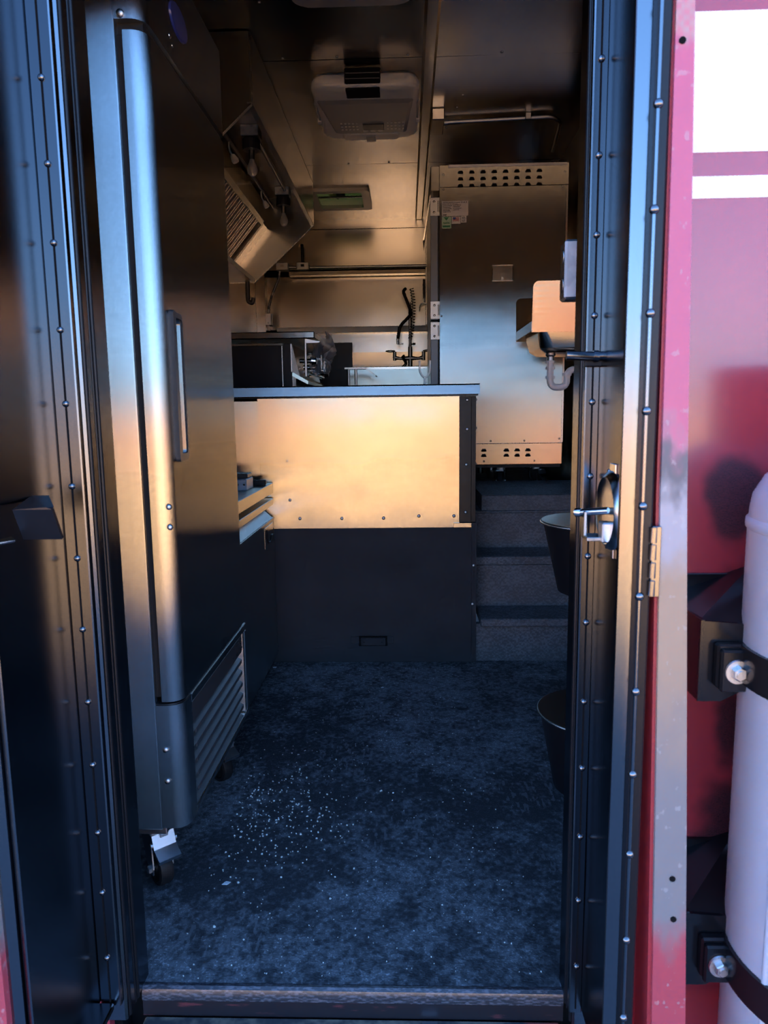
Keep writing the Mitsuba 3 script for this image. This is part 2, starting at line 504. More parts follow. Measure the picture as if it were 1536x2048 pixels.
for x, y in ((-.56, 3.02), (-.545, 3.47), (-.30, 3.47), (.02, 3.47), (.44, 3.47), (-.36, 4.87), (-.10, 4.87), (.28, 4.05), (.24, 4.32), (.30, 3.9)):
    part(c, 'screw', dome((x, y, CEIL - .001), (0, 0, -1), .007, .005), 'zinc', True)

w = struct('wall_left', 'steel-clad side wall on the left')
part(w, 'liner', sheet('x', 1.34, 6.24, -.01, CEIL, XL, XL - .01, .002, 1.5, 31, 30), 'steel', True)
part(w, 'outer_skin', bx(XL - .07, XL - .012, 1.20, 6.4, GROUND + .35, CEIL + .004), 'red_plain')
w = struct('wall_right', 'steel-clad side wall on the right')
part(w, 'liner', sheet('x', 1.34, 6.24, -.01, CEIL, XR, XR + .01, .002, 1.5, 41, 30), 'steel', True)
part(w, 'outer_skin', bx(XR + .012, XR + .07, 1.20, 6.4, GROUND + .35, CEIL + .004), 'red_plain')

# front wall: steel sheets, a recessed dark bay, strips
w = struct('wall_front', 'steel front wall with a dark recessed bay')
part(w, 'backing', bx(XL, XR, 6.37, 6.42, 0, CEIL), 'black_void')
part(w, 'top_panel', sheet('y', XL, XR, 2.625, CEIL, 6.235, 6.30, .001, 3, 50, 16), 'steel_ceiling', True)
part(w, 'upper_panel', sheet('y', XL, XR, 2.302, 2.621, 6.24, 6.30, .003, 2.2, 51, 30), 'steel_ceiling', True)
part(w, 'upper_lip', bx(-.98, XR, 6.21, 6.30, 2.254, 2.284, .002), 'steel_sheet')
part(w, 'recess_panel', sheet('y', -1.20, XR, 1.822, 2.262, 6.34, 6.36, .003, 2, 52, 30), 'steel', True)
part(w, 'recess_side', bx(XL, -1.19, 6.22, 6.36, 1.60, 2.30, .002), 'steel')
part(w, 'lower_strip', bx(-1.10, XR, 6.21, 6.36, 1.776, 1.826, .002), 'steel_sheet')
part(w, 'lower_panel', bx(-1.20, XR, 6.30, 6.36, RZ, 1.777), 'steel')
part(w, 'edge_trim', bx(.168, .182, 6.20, 6.24, 1.83, 2.62, .002), 'steel')

# rear wall with the door opening
w = struct('wall_rear', 'red rear body of the truck with white stripes')
part(w, 'red_skin', cat(bx(.325, XR + .07, 1.195, 1.215, GROUND + .35, CEIL + .1), bx(XL - .07, -.575, 1.195, 1.215, GROUND + .35, CEIL + .1), bx(-.575, .325, 1.195, 1.215, 2.05, CEIL + .1)), 'red_paint')
part(w, 'core', cat(bx(.32, XR + .01, 1.216, 1.335, -.10, CEIL), bx(XL - .01, -.56, 1.216, 1.335, -.10, CEIL), bx(-.56, .32, 1.216, 1.335, 2.05, CEIL)), 'black_void')
part(w, 'inner_liner', cat(bx(.33, XR, 1.335, 1.345, 0, CEIL), bx(XL, -.57, 1.335, 1.345, 0, CEIL), bx(-.57, .33, 1.335, 1.345, 2.05, CEIL)), 'steel')
part(w, 'white_stripe', bx(.33, XR + .07, 1.1935, 1.1952, 1.51, 1.712), 'decal_white', label='wide white stripe')
part(w, 'white_stripe', bx(.33, XR + .07, 1.1935, 1.1952, 1.442, 1.475), 'decal_white', label='narrow white stripe')

# door frame: black jambs with seal ridges and a riveted face strip
TOPZ = 2.05
for side, xj, xs0, xs1, xp in (('left', JL, -.572, JL - .004, -1), ('right', JR, .283, .306, 1)):
    t = struct('trim_1', f'glossy black {side} jamb of the rear doorway')
    x_in, x_out = xj, xj + xp * .05
    part(t, 'jamb', bx(min(x_in, x_out), max(x_in, x_out), 1.172, 1.286, -.005, TOPZ, .004), 'black_gloss')
    part(t, 'face_strip', bx(xs0, xs1, 1.158, 1.173, .04, TOPZ, .002), 'black_gloss')
    part(t, 'seam_bead', bx((xs0 + xs1) / 2 - .0012, (xs0 + xs1) / 2 + .0012, 1.1565, 1.16, .05, TOPZ), 'black_void')
    for k, y in enumerate((1.186, 1.214, 1.226)):
        part(t, 'seal_ridge', cyl((xj + xp * .001, y, 0.0), (xj + xp * .001, y, TOPZ), .0045 if k != 1 else .003, 10), 'black_satin', 60)
    for k in range(15):
        z = .14 + k * .124 + RNG.uniform(-.008, .008)
        part(t, 'rivet', dome(((xs0 + xs1) / 2, 1.1578, z), (0, -1, 0), .0056, .005, 12), 'black_gloss', True)
t = struct('trim_2', 'worn black threshold at the doorway')
part(t, 'nosing', prism(Polygon([(1.243, -.024), (1.2425, -.012), (1.246, -.002), (1.252, .002), (1.258, .0015), (1.264, -.001), (1.266, -.024)]), 'x', JL, JR), 'threshold_worn', 25)
part(t, 'riser', bx(JL, JR, 1.2445, 1.26, -.058, -.0235), 'threshold_dark')
bmp = thing('bumper', 'dirty worn step bumper just below the doorway threshold', 'bumper')
part(bmp, 'tread', bx(-.525, .285, .80, 1.243, -.095, -.058, .003), 'bumper_dirty')
part(bmp, 'skirt', bx(-.62, .42, .80, .83, -.20, -.10, .003), 'black_satin')
for x in (-.5, .26):
    part(bmp, 'bracket', bx(x, x + .06, .83, 1.19, -.2, -.10), 'black_satin')
part(bmp, 'plate', bx(.02, .05, 1.226, 1.238, -.058, -.0565), 'zinc', label='small shiny scrap on the tread')

# ------------------------------------------------------------------ door leaves
d = struct('door_1', 'left rear door leaf, glossy black inside')
DZ0, DZ1 = .05, 2.03
part(d, 'inner_panel', sheet('x', .945, 1.180, DZ0, DZ1, -.572, -.590, .0012, 3, 61, 30), 'black_gloss', True)
part(d, 'edge_flange', prism(Polygon([(-.5725, .952), (-.596, .938), (-.600, .938), (-.600, .952)]), 'z', DZ0, DZ1), 'black_gloss')
part(d, 'outer_shell', prism(Polygon([(-.600, .925), (-.650, .925), (-.650, 1.15), (-.592, 1.15), (-.592, .955), (-.600, .955)]), 'z', DZ0 - .03, DZ1), 'edge_paint')
part(d, 'bottom_flange', bx(-.59, -.545, .95, 1.155, DZ0 - .012, DZ0 + .001, .002), 'black_gloss')
for z in (.515, .462):
    part(d, 'screw_hole', cyl((-.610, .9265, z), (-.610, .924, z), .004, 10), 'black_void')
hd = part(d, 'handle', cat(hull([(-.548, .966, .990), (-.492, .966, .990), (-.548, .972, .991), (-.492, .972, .991), (-.548, .988, .944), (-.492, .988, .944), (-.548, .994, .946), (-.492, .994, .946)]),
                           hull([(-.548, .966, .990), (-.492, .966, .990), (-.548, 1.07, .998), (-.575, 1.07, .992), (-.575, 1.07, .998), (-.500, .966, .993), (-.492, .972, .993)])), 'black_satin')
part(hd, 'lower_lip', hull([(-.550, .968, .944), (-.548, .968, .947), (-.572, 1.0, .944), (-.572, .93, .944), (-.572, .93, .947), (-.572, 1.0, .947)]), 'zinc')

d = struct('door_2', 'right rear door leaf, glossy black inside')
part(d, 'inner_panel', sheet('x', .960, 1.180, DZ0, DZ1, .305, .318, .0012, 3, 63, 30), 'black_gloss', True)
part(d, 'edge_rail', prism(Polygon([(.2835, .962), (.2835, .957), (.2845, .9555), (.303, .950), (.318, .950), (.318, .962)]), 'z', DZ0, DZ1), 'black_gloss', 20)
part(d, 'edge_face', bx(.301, .3195, .929, .950, DZ0, DZ1, .003), 'black_satin')
part(d, 'edge_bead', cyl((.305, .929, DZ0 + .01), (.305, .929, DZ1), .0026, 10), 'black_gloss', 60)
for k in range(15):
    z = .13 + k * .123 + RNG.uniform(-.006, .006)
    part(d, 'rivet', dome((.305, .929, z), (0, -1, 0), .0062, .006, 12), 'black_gloss', True)
# second leaf folded back behind the first: its worn edge leans outwards
leaf = Polygon([(.351, .05), (.338, .60), (.328, 1.0), (.3225, 1.6), (.3225, DZ1), (.338, DZ1), (.344, 1.6), (.362, 1.0), (.382, .55), (.402, .05)])
part(d, 'folded_leaf', prism(leaf, 'y', .930, 1.15), 'edge_paint')
part(d, 'leaf_lip', prism(Polygon([(.351, .05), (.338, .60), (.328, 1.0), (.3225, 1.6), (.3205, 1.6), (.3245, 1.0), (.3335, .60), (.346, .05)]), 'y', .936, 1.14), 'edge_red')
part(d, 'gap_back', bx(.3185, .36, .99, 1.0, DZ0, 1.2), 'red_plain')
for x, z in ((.366, .466), (.370, .404), (.331, 1.55)):
    part(d, 'screw_hole', cyl((x, .9305, z), (x, .9285, z), .0042, 10), 'black_void')
hg = part(d, 'fold_hinge', cat(bx(.318, .330, .926, .932, .872, .966, .001), bx(.306, .318, .930, .934, .872, .966, .001)), 'black_gloss')
for z0 in (.874, .898, .922, .945):
    part(hg, 'knuckle', cyl((.3195, .9265, z0), (.3195, .9265, z0 + .020), .0048, 10), 'black_gloss', 40)
# round latch
lt = part(d, 'latch_dish', lathe([(0, 0), (.058, 0), (.060, .002), (.058, .006), (.050, .012), (.044, .009), (.030, .007), (0, .007)], 40, (.305, 1.064, .968), (-1, 0, 0)), 'chrome', 35)
for z in (1.024, .912):
    part(lt, 'ear', bx(.302, .305, 1.045, 1.075, z - .014, z + .014, .001), 'chrome')
    part(lt, 'screw', dome((.302, 1.078, z), (-1, 0, 0), .005), 'chrome', True)
part(lt, 'spindle', cyl((.300, 1.064, .968), (.264, 1.100, .960), .0055, 14), 'chrome', 40)
part(lt, 'spindle_knob', lathe([(0, 0), (.006, 0), (.007, .004), (.007, .010), (.004, .013), (0, .013)], 12, (.268, 1.097, .961), (-.6, .55, -.1)), 'chrome', 40)
part(lt, 'lever', cat(bx(.268, .272, 1.080, 1.100, .925, .964, .001), bx(.268, .300, 1.060, 1.100, .922, .928, .001), bx(.286, .301, 1.045, 1.070, .922, .952, .002)), 'zinc')
# black bar across the face strip
br = part(d, 'grab_bar', tube([(.250, 1.147, 1.201), (.290, 1.1455, 1.199), (.300, 1.1455, 1.199), (.340, 1.147, 1.201)], .0072, 14), 'black_gloss', 50)
part(br, 'mounting_pad', bx(.280, .312, 1.150, 1.158, 1.183, 1.199, .002), 'black_satin')
part(br, 'collar', lathe([(0, 0), (.009, 0), (.009, .008), (0, .008)], 14, (.291, 1.1455, 1.199), (1, 0, 0)), 'black_gloss', 40)

# ------------------------------------------------------------------ half wall, counter, stair
hw = struct('wall_counter', 'half wall under the counter, steel above and black textured below')
part(hw, 'core', bx(XL, .294, 3.10, 3.34, 0, 1.175), 'black_void')
part(hw, 'side_liner', bx(.294, .299, 3.10, 3.46, 0, .64), 'textured_black')
part(hw, 'lower_panel', bx(XL, .292, 3.085, 3.10, .0, .615, .002), 'textured_black')
part(hw, 'corner_cap', bx(.278, .300, 3.078, 3.10, .0, .632, .003), 'textured_black')
pan = sheet('y', -.637, .226, .612, 1.175, 3.080, 3.099, .004, 2.4, 71, 48)
pan.vertices[:, 1] -= (pan.vertices[:, 2] - .612) * .012      # the sheet leans out a little at its top
part(hw, 'steel_panel', pan, 'steel_sheet', True)
part(hw, 'steel_panel', sheet('y', XL, -.6385, .612, 1.165, 3.083, 3.099, .0015, 2.2, 73, 24), 'steel_sheet', True)
part(hw, 'panel_foot', bx(.20, .277, 3.072, 3.09, .612, .632, .001), 'steel_sheet')
part(hw, 'edge_trim', bx(.224, .276, 3.070, 3.09, .635, 1.175, .002), 'black_satin')
part(hw, 'edge_trim_return', bx(.274, .295, 3.076, 3.36, .635, 1.175, .001), 'black_satin')
for x, z in ((-.519, 1.048), (-.517, .908), (-.511, .738), (-.47, .656), (-.286, .655), (-.104, .655), (.05, .663), (.202, .662)):
    part(hw, 'screw', dome((x, 3.0795, z), (0, -1, 0), .0075, .005), 'zinc', True)
for x, z, y in ((.257, 1.159, 3.07), (.257, 1.036, 3.07), (.254, .885, 3.07), (.252, .679, 3.07), (.288, .442, 3.078), (.284, .268, 3.078)):
    part(hw, 'screw', dome((x, y, z), (0, -1, 0), .0075, .005), 'zinc', True)
for z in (1.16, 1.04, .886):
    part(hw, 'side_screw', dome((.295, 3.09, z), (1, 0, 0), .006, .006), 'zinc', True)
lh = part(hw, 'pull_recess', cat(bx(-.222, -.094, 3.079, 3.086, .076, .122, .002)), 'black_void')
part(lh, 'plate', bx(-.258, -.216, 3.080, 3.086, .088, .120, .002), 'textured_black')
part(lh, 'plate', bx(-.100, -.066, 3.080, 3.086, .088, .120, .002), 'textured_black')
part(lh, 'cup', bx(-.213, -.103, 3.074, 3.082, .079, .115, .003), 'textured_black')
for x in (-.198, -.118):
    part(lh, 'screw', dome((x, 3.074, .096), (0, -1, 0), .003), 'black_satin', True)

ct = thing('counter', 'long stainless steel counter top on the half wall', 'counter')
part(ct, 'top', bx(XL + .002, .302, 3.045, 3.42, 1.205, 1.224, .003), 'steel_sheet')
part(ct, 'front_edge', prism(Polygon([(3.025, 1.183), (3.0315, 1.220), (3.037, 1.2255), (3.06, 1.2255), (3.06, 1.206), (3.038, 1.206), (3.032, 1.183)]), 'x', XL + .002, .306), 'steel_bright', 30)
part(ct, 'under_edge', bx(XL + .002, .300, 3.040, 3.09, 1.176, 1.186), 'black_satin')
part(ct, 'end_cap', bx(.302, .307, 3.032, 3.42, 1.183, 1.225, .002), 'steel_bright')

st = struct('stairs', 'black textured steps up to the kitchen')
labels[st] = {'kind': 'structure', 'label': 'black textured steps up to the kitchen deck'}
part(st, 'riser', bx(.30, XR, 3.10, 3.13, 0, .172), 'step_rubber')
part(st, 'tread', bx(.318, XR, 3.050, 3.27, .172, .208, .004), 'step_rubber')
part(st, 'riser', bx(.30, XR, 3.27, 3.29, .17, .40), 'step_rubber')
part(st, 'tread', bx(.305, XR, 3.270, 3.50, .400, .441, .004), 'step_rubber')
part(st, 'riser', bx(.30, XR, 3.50, 3.52, .44, .618), 'step_rubber')
part(st, 'deck_edge', bx(.302, XR, 3.492, 3.56, .612, .624, .003), 'step_rubber')
mt = thing('platform_mat', 'thick black rubber block on the kitchen deck above the steps', 'mat')
solo(mt, hull([(.366, 3.505, RZ), (XR - .003, 3.505, RZ), (.366, 3.505, .696), (.366, 4.21, RZ), (.366, 4.21, .70), (XR - .003, 4.21, RZ), (XR - .003, 4.21, .70), (XR - .003, 3.505, .696), (.370, 3.51, .700), (XR - .003, 3.51, .70)]), 'step_rubber')

# ------------------------------------------------------------------ casters
def caster(parent, x, y, z0, top, turn=0, lock=True, big=.045):
    """swivel caster: plate, fork, wheel, axle nut and brake pedal"""
    c0 = (x, y, 0)
    R = lambda m: spin(m, turn, (0, 0, 1), c0)
    wz = z0 + big
    ox = .026
    fork = cat(bx(x - .042, x + .042, y - .045, y + .045, top - .006, top, .001), cyl((x, y, top - .006), (x, y, top - .022), .030, 20),
               bx(x - .032, x + .034, y - .024, y + .024, top - .030, top - .020, .002))
    for s in (-1, 1):
        fork = cat(fork, prism(Polygon([(x - .032, top - .022), (x + .034, top - .022), (x + ox + .016, wz + .004), (x + ox + .013, wz - .012), (x + ox - .010, wz - .014), (x + ox - .018, wz + .010)]), 'y', y + s * .0215, y + s * .0245))
    cc = part(parent, 'caster', R(fork), 'zinc')
    wp = [(0, -.016), (.012, -.016), (.013, -.011), (big * .66, -.011), (big * .74, -.0165), (big * .95, -.015), (big, -.008), (big, .008), (big * .95, .015), (big * .74, .0165), (big * .66, .011), (.013, .011), (.012, .016), (0, .016)]
    part(cc, 'wheel', R(lathe(wp, 36, (x + ox, y, wz), (0, 1, 0))), 'black_rubber', 35)
    part(cc, 'axle', R(cat(cyl((x + ox, y - .027, wz), (x + ox, y + .027, wz), .0045, 10), hexhead((x + ox, y - .0245, wz), (0, -1, 0), .010, .008), hexhead((x + ox, y + .0245, wz), (0, 1, 0), .010, .006))), 'zinc')
    if lock:
        ped = cat(prism(Polygon([(x + .026, top - .020), (x + .050, top - .018), (x + .062, top - .048), (x + .090, top - .064), (x + .088, top - .072), (x + .056, top - .058), (x + .036, top - .036)]), 'y', y - .027, y + .027),
                  bx(x + .038, x + .060, y - .010, y + .010, top - .024, top - .016, .001), cyl((x + .052, y - .032, top - .040), (x + .052, y + .032, top - .040), .006, 10))
        part(cc, 'brake_pedal', R(ped), 'zinc')
    return cc


# ------------------------------------------------------------------ upright refrigerator on the left
fr = thing('upright_refrigerator', 'tall stainless steel single-door refrigerator on casters just inside the doorway', 'refrigerator')
FX, FY0, FY1, CX = -.505, 1.50, 2.135, -.566
part(fr, 'cabinet', bx(-1.19, CX, FY0, FY1, .176, 2.10, .002), 'steel_coarse')


def front_profile(x0, x1, y0, y1, r=.034):
    return Polygon([(x0, y0)] + [(x1 - r + r * math.sin(a), y0 + r - r * math.cos(a)) for a in np.linspace(0, math.pi / 2, 12)] +
                   [(x1 - r + r * math.cos(a), y1 - r + r * math.sin(a)) for a in np.linspace(0, math.pi / 2, 12)] + [(x0, y1)])


part(fr, 'door_gasket', bx(CX, -.549, FY0 + .010, FY1 - .010, .49, 1.86, .002), 'black_rubber')
dm = prism(front_profile(-.551, FX, FY0 + .003, FY1), 'z', .482, 1.865)
pocket = prism(rrect(1.558, 1.628, 1.026, 1.326, .012), 'x', FX - .028, FX + .01)
dm = trimesh.boolean.difference([dm, pocket], engine='manifold')
dr_ = part(fr, 'door', dm, 'steel_fridge', 25)
ring = Polygon(rrect(1.546, 1.636, 1.014, 1.338, .014).exterior.coords, [rrect(1.560, 1.630, 1.030, 1.326, .008).exterior.coords])
part(dr_, 'handle_frame', cat(prism(ring, 'x', FX - .004, FX + .004), prism(rrect(1.546, 1.564, 1.014, 1.338, .008), 'x', FX + .002, FX + .012)), 'dark_plastic')
for z in (.92, .876):
    part(dr_, 'screw', dome((-.512, 1.5085, z), (.45, -.9, 0), .0065), 'zinc', True)
top = part(fr, 'top_panel', prism(front_profile(CX, FX, FY0 + .001, FY1), 'z', 1.884, 2.10), 'steel_fridge', 25)
part(top, 'screw', dome((-.552, 1.5005, 1.893), (0, -1, 0), .0085), 'zinc', True)
part(top, 'badge', spin(lathe([(0, 0), (1, 0), (.97, .004), (.85, .0055), (0, .0055)], 40).apply_transform(np.diag([.034, .062, 1, 1])).apply_transform(trimesh.transformations.rotation_matrix(math.pi / 2, (0, 1, 0))).apply_translation((FX, 1.725, 1.985)), 0, (0, 0, 1), (0, 0, 0)), 'badge_blue', 30, label='blue oval badge')
part(top, 'lock', cat(dome((FX, 1.660, 1.928), (1, 0, 0), .006), dome((FX, 1.676, 1.915), (1, 0, 0), .004)), 'chrome', True)
part(fr, 'dark_gap_fill', bx(CX, -.515, FY0 + .02, FY1 - .02, 1.864, 1.885), 'black_rubber')  # black strip put in for the dark gap above the door
kick = part(fr, 'base_housing', cat(prism(Polygon([p for p in front_profile(CX, FX, FY0 + .001, FY1).exterior.coords if p[1] < 1.57][:] + [(FX, 1.57), (CX, 1.57)]).convex_hull, 'z', .180, .474),
                                    bx(CX, FX, 1.57, FY1, .180, .196, .002), bx(CX, FX, 1.57, FY1, .452, .474, .002), bx(CX, FX, FY1 - .018, FY1, .196, .452, .002)), 'steel_fridge', 25)
part(fr, 'base_cap', prism(front_profile(CX, FX - .004, FY0 + .006, FY1), 'z', .4735, .4765), 'black_satin')
for z in (.370, .295):
    part(kick, 'screw', dome((-.548, 1.5005, z), (0, -1, 0), .007), 'zinc', True)
part(kick, 'end_plate', bx(-.564, -.508, 2.100, 2.116, .20, .45), 'steel_bright')
part(kick, 'upper_band', bx(-.520, -.507, 1.57, 2.08, .398, .452, .002), 'dark_plastic')
part(kick, 'cable_nest', tube([(-.512 + .010 * math.sin(3.1 * k), 1.95 + .006 * k + .012 * math.sin(2.3 * k), .425 + .018 * math.cos(1.7 * k)) for k in range(22)], .0035, 6), 'black_rubber', 60, label='tangle of black cable')
for k in range(6):
    z = .396 - k * .036
    sl = cat(hull([(-.545, 1.57, z - .002), (-.545, 2.076, z - .002), (-.542, 1.57, z), (-.542, 2.076, z), (-.508, 1.57, z - .020), (-.508, 2.076, z - .020), (-.511, 1.57, z - .023), (-.511, 2.076, z - .023)]),
             bx(-.5105, -.5075, 1.60, 2.076, z - .031, z - .0205))
    part(kick, 'louvre_slat', sl, 'louvre_grey')
part(fr, 'base_frame', bx(-1.18, -.56, 1.51, 2.125, .158, .177, .002), 'zinc')
caster(fr, -.618, 1.585, 0, .158, -48, True)
caster(fr, -.600, 2.065, 0, .158, -40, True)
caster(fr, -1.12, 1.565, 0, .158, 0, False)
caster(fr, -1.12, 2.04, 0, .158, 0, False)

# ------------------------------------------------------------------ undercounter refrigerator beyond it
uc = thing('undercounter_refrigerator', 'low stainless worktop refrigerator between tall refrigerator and half wall', 'refrigerator')
UX = -.580
part(uc, 'cabinet', cat(bx(-1.22, UX - .055, 2.30, 3.055, .05, .74, .002), bx(-1.22, UX - .16, 2.30, 3.055, .74, .772)), 'steel_fridge')
part(uc, 'worktop', bx(-1.22, UX, 2.29, 3.062, .772, .817, .002), 'steel_sheet')
part(uc, 'rail', bx(-1.20, UX, 2.30, 3.055, .722, .750, .002), 'steel_sheet')
ud = part(uc, 'door', bx(UX - .055, UX, 2.30, 3.050, .055, .668, .002), 'steel_fridge')
part(ud, 'grip_bevel', hull([(UX, 2.30, .662), (UX, 3.045, .662), (UX - .045, 2.30, .712), (UX - .045, 3.02, .712), (UX - .05, 2.30, .66), (UX - .05, 3.045, .66), (UX - .05, 3.02, .712), (UX - .05, 2.30, .712)]), 'steel_bright')
pl = part(ud, 'badge_plate', bx(UX, UX + .003, 2.840, 3.012, .565, .652, .001), 'steel')
part(pl, 'emblem', tube(bend([(UX + .004, 2.87, .640), (UX + .004, 2.885, .585), (UX + .004, 2.935, .578), (UX + .004, 2.965, .605), (UX + .004, 2.995, .600)], .03), .004, 8), 'black_satin', 50)
for x in (-1.15, -.68):
    for y in (2.36, 2.99):
        part(uc, 'foot', cyl((x, y, 0), (x, y, .052), .018, 12), 'black_rubber', 40)
sb = thing('small_box', 'small grey-blue box with dark slots lying on the low worktop', 'box')
part(sb, 'body', bx(-.80, -.622, 2.74, 2.86, .818, .862, .003), 'film_grey')
part(sb, 'lid', bx(-.80, -.626, 2.78, 2.86, .862, .880, .003), 'dark_plastic')
for x in (-.66, -.635):
    part(sb, 'slot', bx(x, x + .007, 2.7385, 2.741, .838, .844), 'black_void')
rd = thing('black_bar', 'flat black bar lying at the back of the low worktop', 'bar')
solo(rd, bx(-.76, -.590, 2.955, 2.975, .818, .838, .003), 'black_satin')

# ------------------------------------------------------------------ hood with filters and lamps
ho = thing('exhaust_hood', 'long stainless exhaust hood with baffle filters along the left wall', 'range hood')
HX, HY0, HY1, HZ = -.640, 3.22, 5.25, 2.415
end = Polygon([(HX, CEIL - .004), (HX, HZ), (-1.075, 2.03), (-1.255, 2.03), (-1.255, CEIL - .004)])
part(ho, 'end_plate', prism(end, 'y', HY0, HY0 + .012), 'steel')
part(ho, 'end_plate', prism(end, 'y', HY1 - .012, HY1), 'steel')
for y in (HY0 + .004, HY1 - .008):
    part(ho, 'end_lip', hull([(HX, y - .006, HZ), (HX, y + .014, HZ), (-1.075, y - .006, 2.03), (-1.075, y + .014, 2.03), (HX - .006, y - .006, HZ - .006), (HX - .006, y + .014, HZ - .006), (-1.080, y - .006, 2.024), (-1.080, y + .014, 2.024)]), 'steel_bright')
part(ho, 'front_panel', sheet('x', HY0, HY1, HZ, CEIL - .004, HX, HX - .010, .002, 2.2, 81, 30), 'steel', True)
part(ho, 'front_lip', bx(HX - .025, HX + .001, HY0, HY1, HZ - .004, HZ + .006, .002), 'steel_sheet')
part(ho, 'inner_roof', bx(-1.0, HX - .01, HY0 + .012, HY1 - .012, 2.60, 2.612), 'steel')
part(ho, 'back_plate', bx(-1.262, -1.250, HY0, HY1, 2.03, CEIL - .004), 'steel')
# filter bank on a sloping plane
FA, FB = np.array([-.985, 2.395]), np.array([-1.240, 2.095])
FN = np.array([FB[1] - FA[1], FA[0] - FB[0]])
FN = FN / np.linalg.norm(FN)
FN = FN if FN[0] > 0 else -FN              # faces the aisle and down
FN = np.array([.762, -.648])


def slope_bar(y0, y1, t0, t1, d0, d1):
    pts = []
    for t_ in (t0, t1):
        for d_ in (d0, d1):
            q = FA + (FB - FA) * t_ + FN * d_
            pts += [(q[0], y0, q[1]), (q[0], y1, q[1])]
    return hull(pts)


part(ho, 'filter_rail', slope_bar(HY0 + .012, HY1 - .20, -.06, .02, -.004, .022), 'steel_sheet')
part(ho, 'filter_rail', slope_bar(HY0 + .012, HY1 - .20, .98, 1.04, -.004, .022), 'steel_sheet')
part(ho, 'filter_well', slope_bar(HY0 + .012, HY1 - .012, 0, 1, -.060, -.052), 'steel')
part(ho, 'filter_stop', slope_bar(HY1 - .20, HY1 - .165, -.03, 1.02, -.02, .020), 'steel_sheet')
part(ho, 'blank_plate', slope_bar(HY1 - .165, HY1 - .012, -.03, 1.02, -.02, .012), 'steel')
for k in range(40):
    y = HY0 + .03 + k * .0455
    if y + .028 > HY1 - .20:
        break
    part(ho, 'baffle', slope_bar(y, y + .021, .02, .98, -.030, .004 + .004 * (k % 2)), 'steel_bright')
part(ho, 'grease_trough', prism(Polygon([(-1.250, 2.032), (-1.075, 2.032), (-1.06, 2.05), (-1.066, 2.055), (-1.08, 2.04), (-1.244, 2.04)]), 'y', HY0 + .012, HY1 - .012), 'steel_sheet')


def hood_lamp(x, y, label):
    l = thing('hood_lamp', label, 'lamp', 'glass jar lamps inside the exhaust hood')
    part(l, 'junction_box', bx(x - .048, x + .048, y - .048, y + .048, 2.545, 2.600, .003), 'galvanized')
    part(l, 'collar', lathe([(0, 0), (.046, 0), (.048, .01), (.046, .05), (.038, .06), (0, .06)], 24, (x, y, 2.486), (0, 0, 1)), 'dark_plastic', 35)
    part(l, 'socket', cyl((x, y, 2.44), (x, y, 2.49), .014, 14), 'steel_bright', 40)
    part(l, 'jar', lathe([(.040, 0), (.041, -.03), (.041, -.115), (.036, -.143), (.022, -.158), (0, -.162)], 28, (x, y, 2.487), (0, 0, 1)), 'glass_clear', True)
    part(l, 'bulb', lathe([(0, 0), (.012, 0), (.013, -.02), (.024, -.045), (.028, -.062), (.024, -.082), (.012, -.093), (0, -.096)], 24, (x, y, 2.452), (0, 0, 1)), 'bulb_white', True)
    return l


hood_lamp(-.805, 3.98, 'nearer glass jar lamp hanging inside the exhaust hood')
hood_lamp(-.815, 5.02, 'farther glass jar lamp hanging at the far end of the hood')
cd = thing('hood_conduit', 'thin metal conduit joining the two jar lamps under the hood roof', 'conduit')
solo(cd, tube([(-.79, 4.03, 2.575), (-.795, 4.97, 2.575)], .011, 12), 'zinc', 50)
fp = thing('suppression_pipe', 'dark fire suppression pipe with two drop nozzles inside the hood', 'pipe')
part(fp, 'pipe', tube([(-.925, HY0 + .012, 2.54), (-.925, HY1 - .012, 2.54)], .011, 10), 'dark_plastic', 50)
for y in (3.98, 4.83):
    n_ = part(fp, 'drop', tube(bend([(-.925, y, 2.54), (-.925, y, 2.49), (-.900, y, 2.45)], .02), .008, 10), 'zinc', 50)
    part(n_, 'nozzle', lathe([(0, 0), (.017, 0), (.020, .012), (.012, .04), (0, .045)], 16, (-.890, y, 2.43), (-.4, 0, .8)), 'white_plastic', 35)
hk = thing('gas_pipe_hook', 'short dark curled pipe end hanging below the hood', 'pipe')
solo(hk, tube(bend([(-1.12, 5.22, 2.035), (-1.12, 5.22, 1.90), (-1.09, 5.22, 1.885), (-1.08, 5.22, 1.925)], .025, 6), .016, 14), 'dark_plastic', 50)

# ------------------------------------------------------------------ ceiling fittings
ac = thing('ceiling_unit', 'off-white plastic air conditioner on the ceiling with control strip', 'air conditioner')
prof = []
for z, x0, x1, y0, y1, r in ((2.698, -.425, .055, 3.62, 4.24, .05), (2.665, -.440, .072, 3.585, 4.25, .07), (2.632, -.440, .072, 3.56, 4.24, .08), (2.610, -.425, .058, 3.565, 4.20, .08), (2.602, -.405, .035, 3.60, 4.17, .08)):
    prof += [(p[0], p[1], z) for p in rrect(x0, x1, y0, y1, r, 8).exterior.coords[:-1]]
part(ac, 'shell', hull(prof), 'white_plastic', 50)
part(ac, 'face_panel', hull([(p[0], p[1], 2.603) for p in Polygon([(-.40, 3.70), (.025, 3.70), (-.005, 4.08), (-.35, 4.08)]).buffer(.02, quad_segs=6).exterior.coords] + [(p[0], p[1], 2.594) for p in Polygon([(-.39, 3.72), (.015, 3.72), (-.015, 4.07), (-.34, 4.07)]).buffer(.01, quad_segs=6).exterior.coords]), 'grey_plastic', 30)
vt = part(ac, 'air_outlet', bx(-.275, -.108, 3.553, 3.585, 2.622, 2.690, .004), 'black_void')
part(ac, 'lower_outlet', bx(-.272, -.112, 3.568, 3.660, 2.598, 2.612, .003), 'black_void')
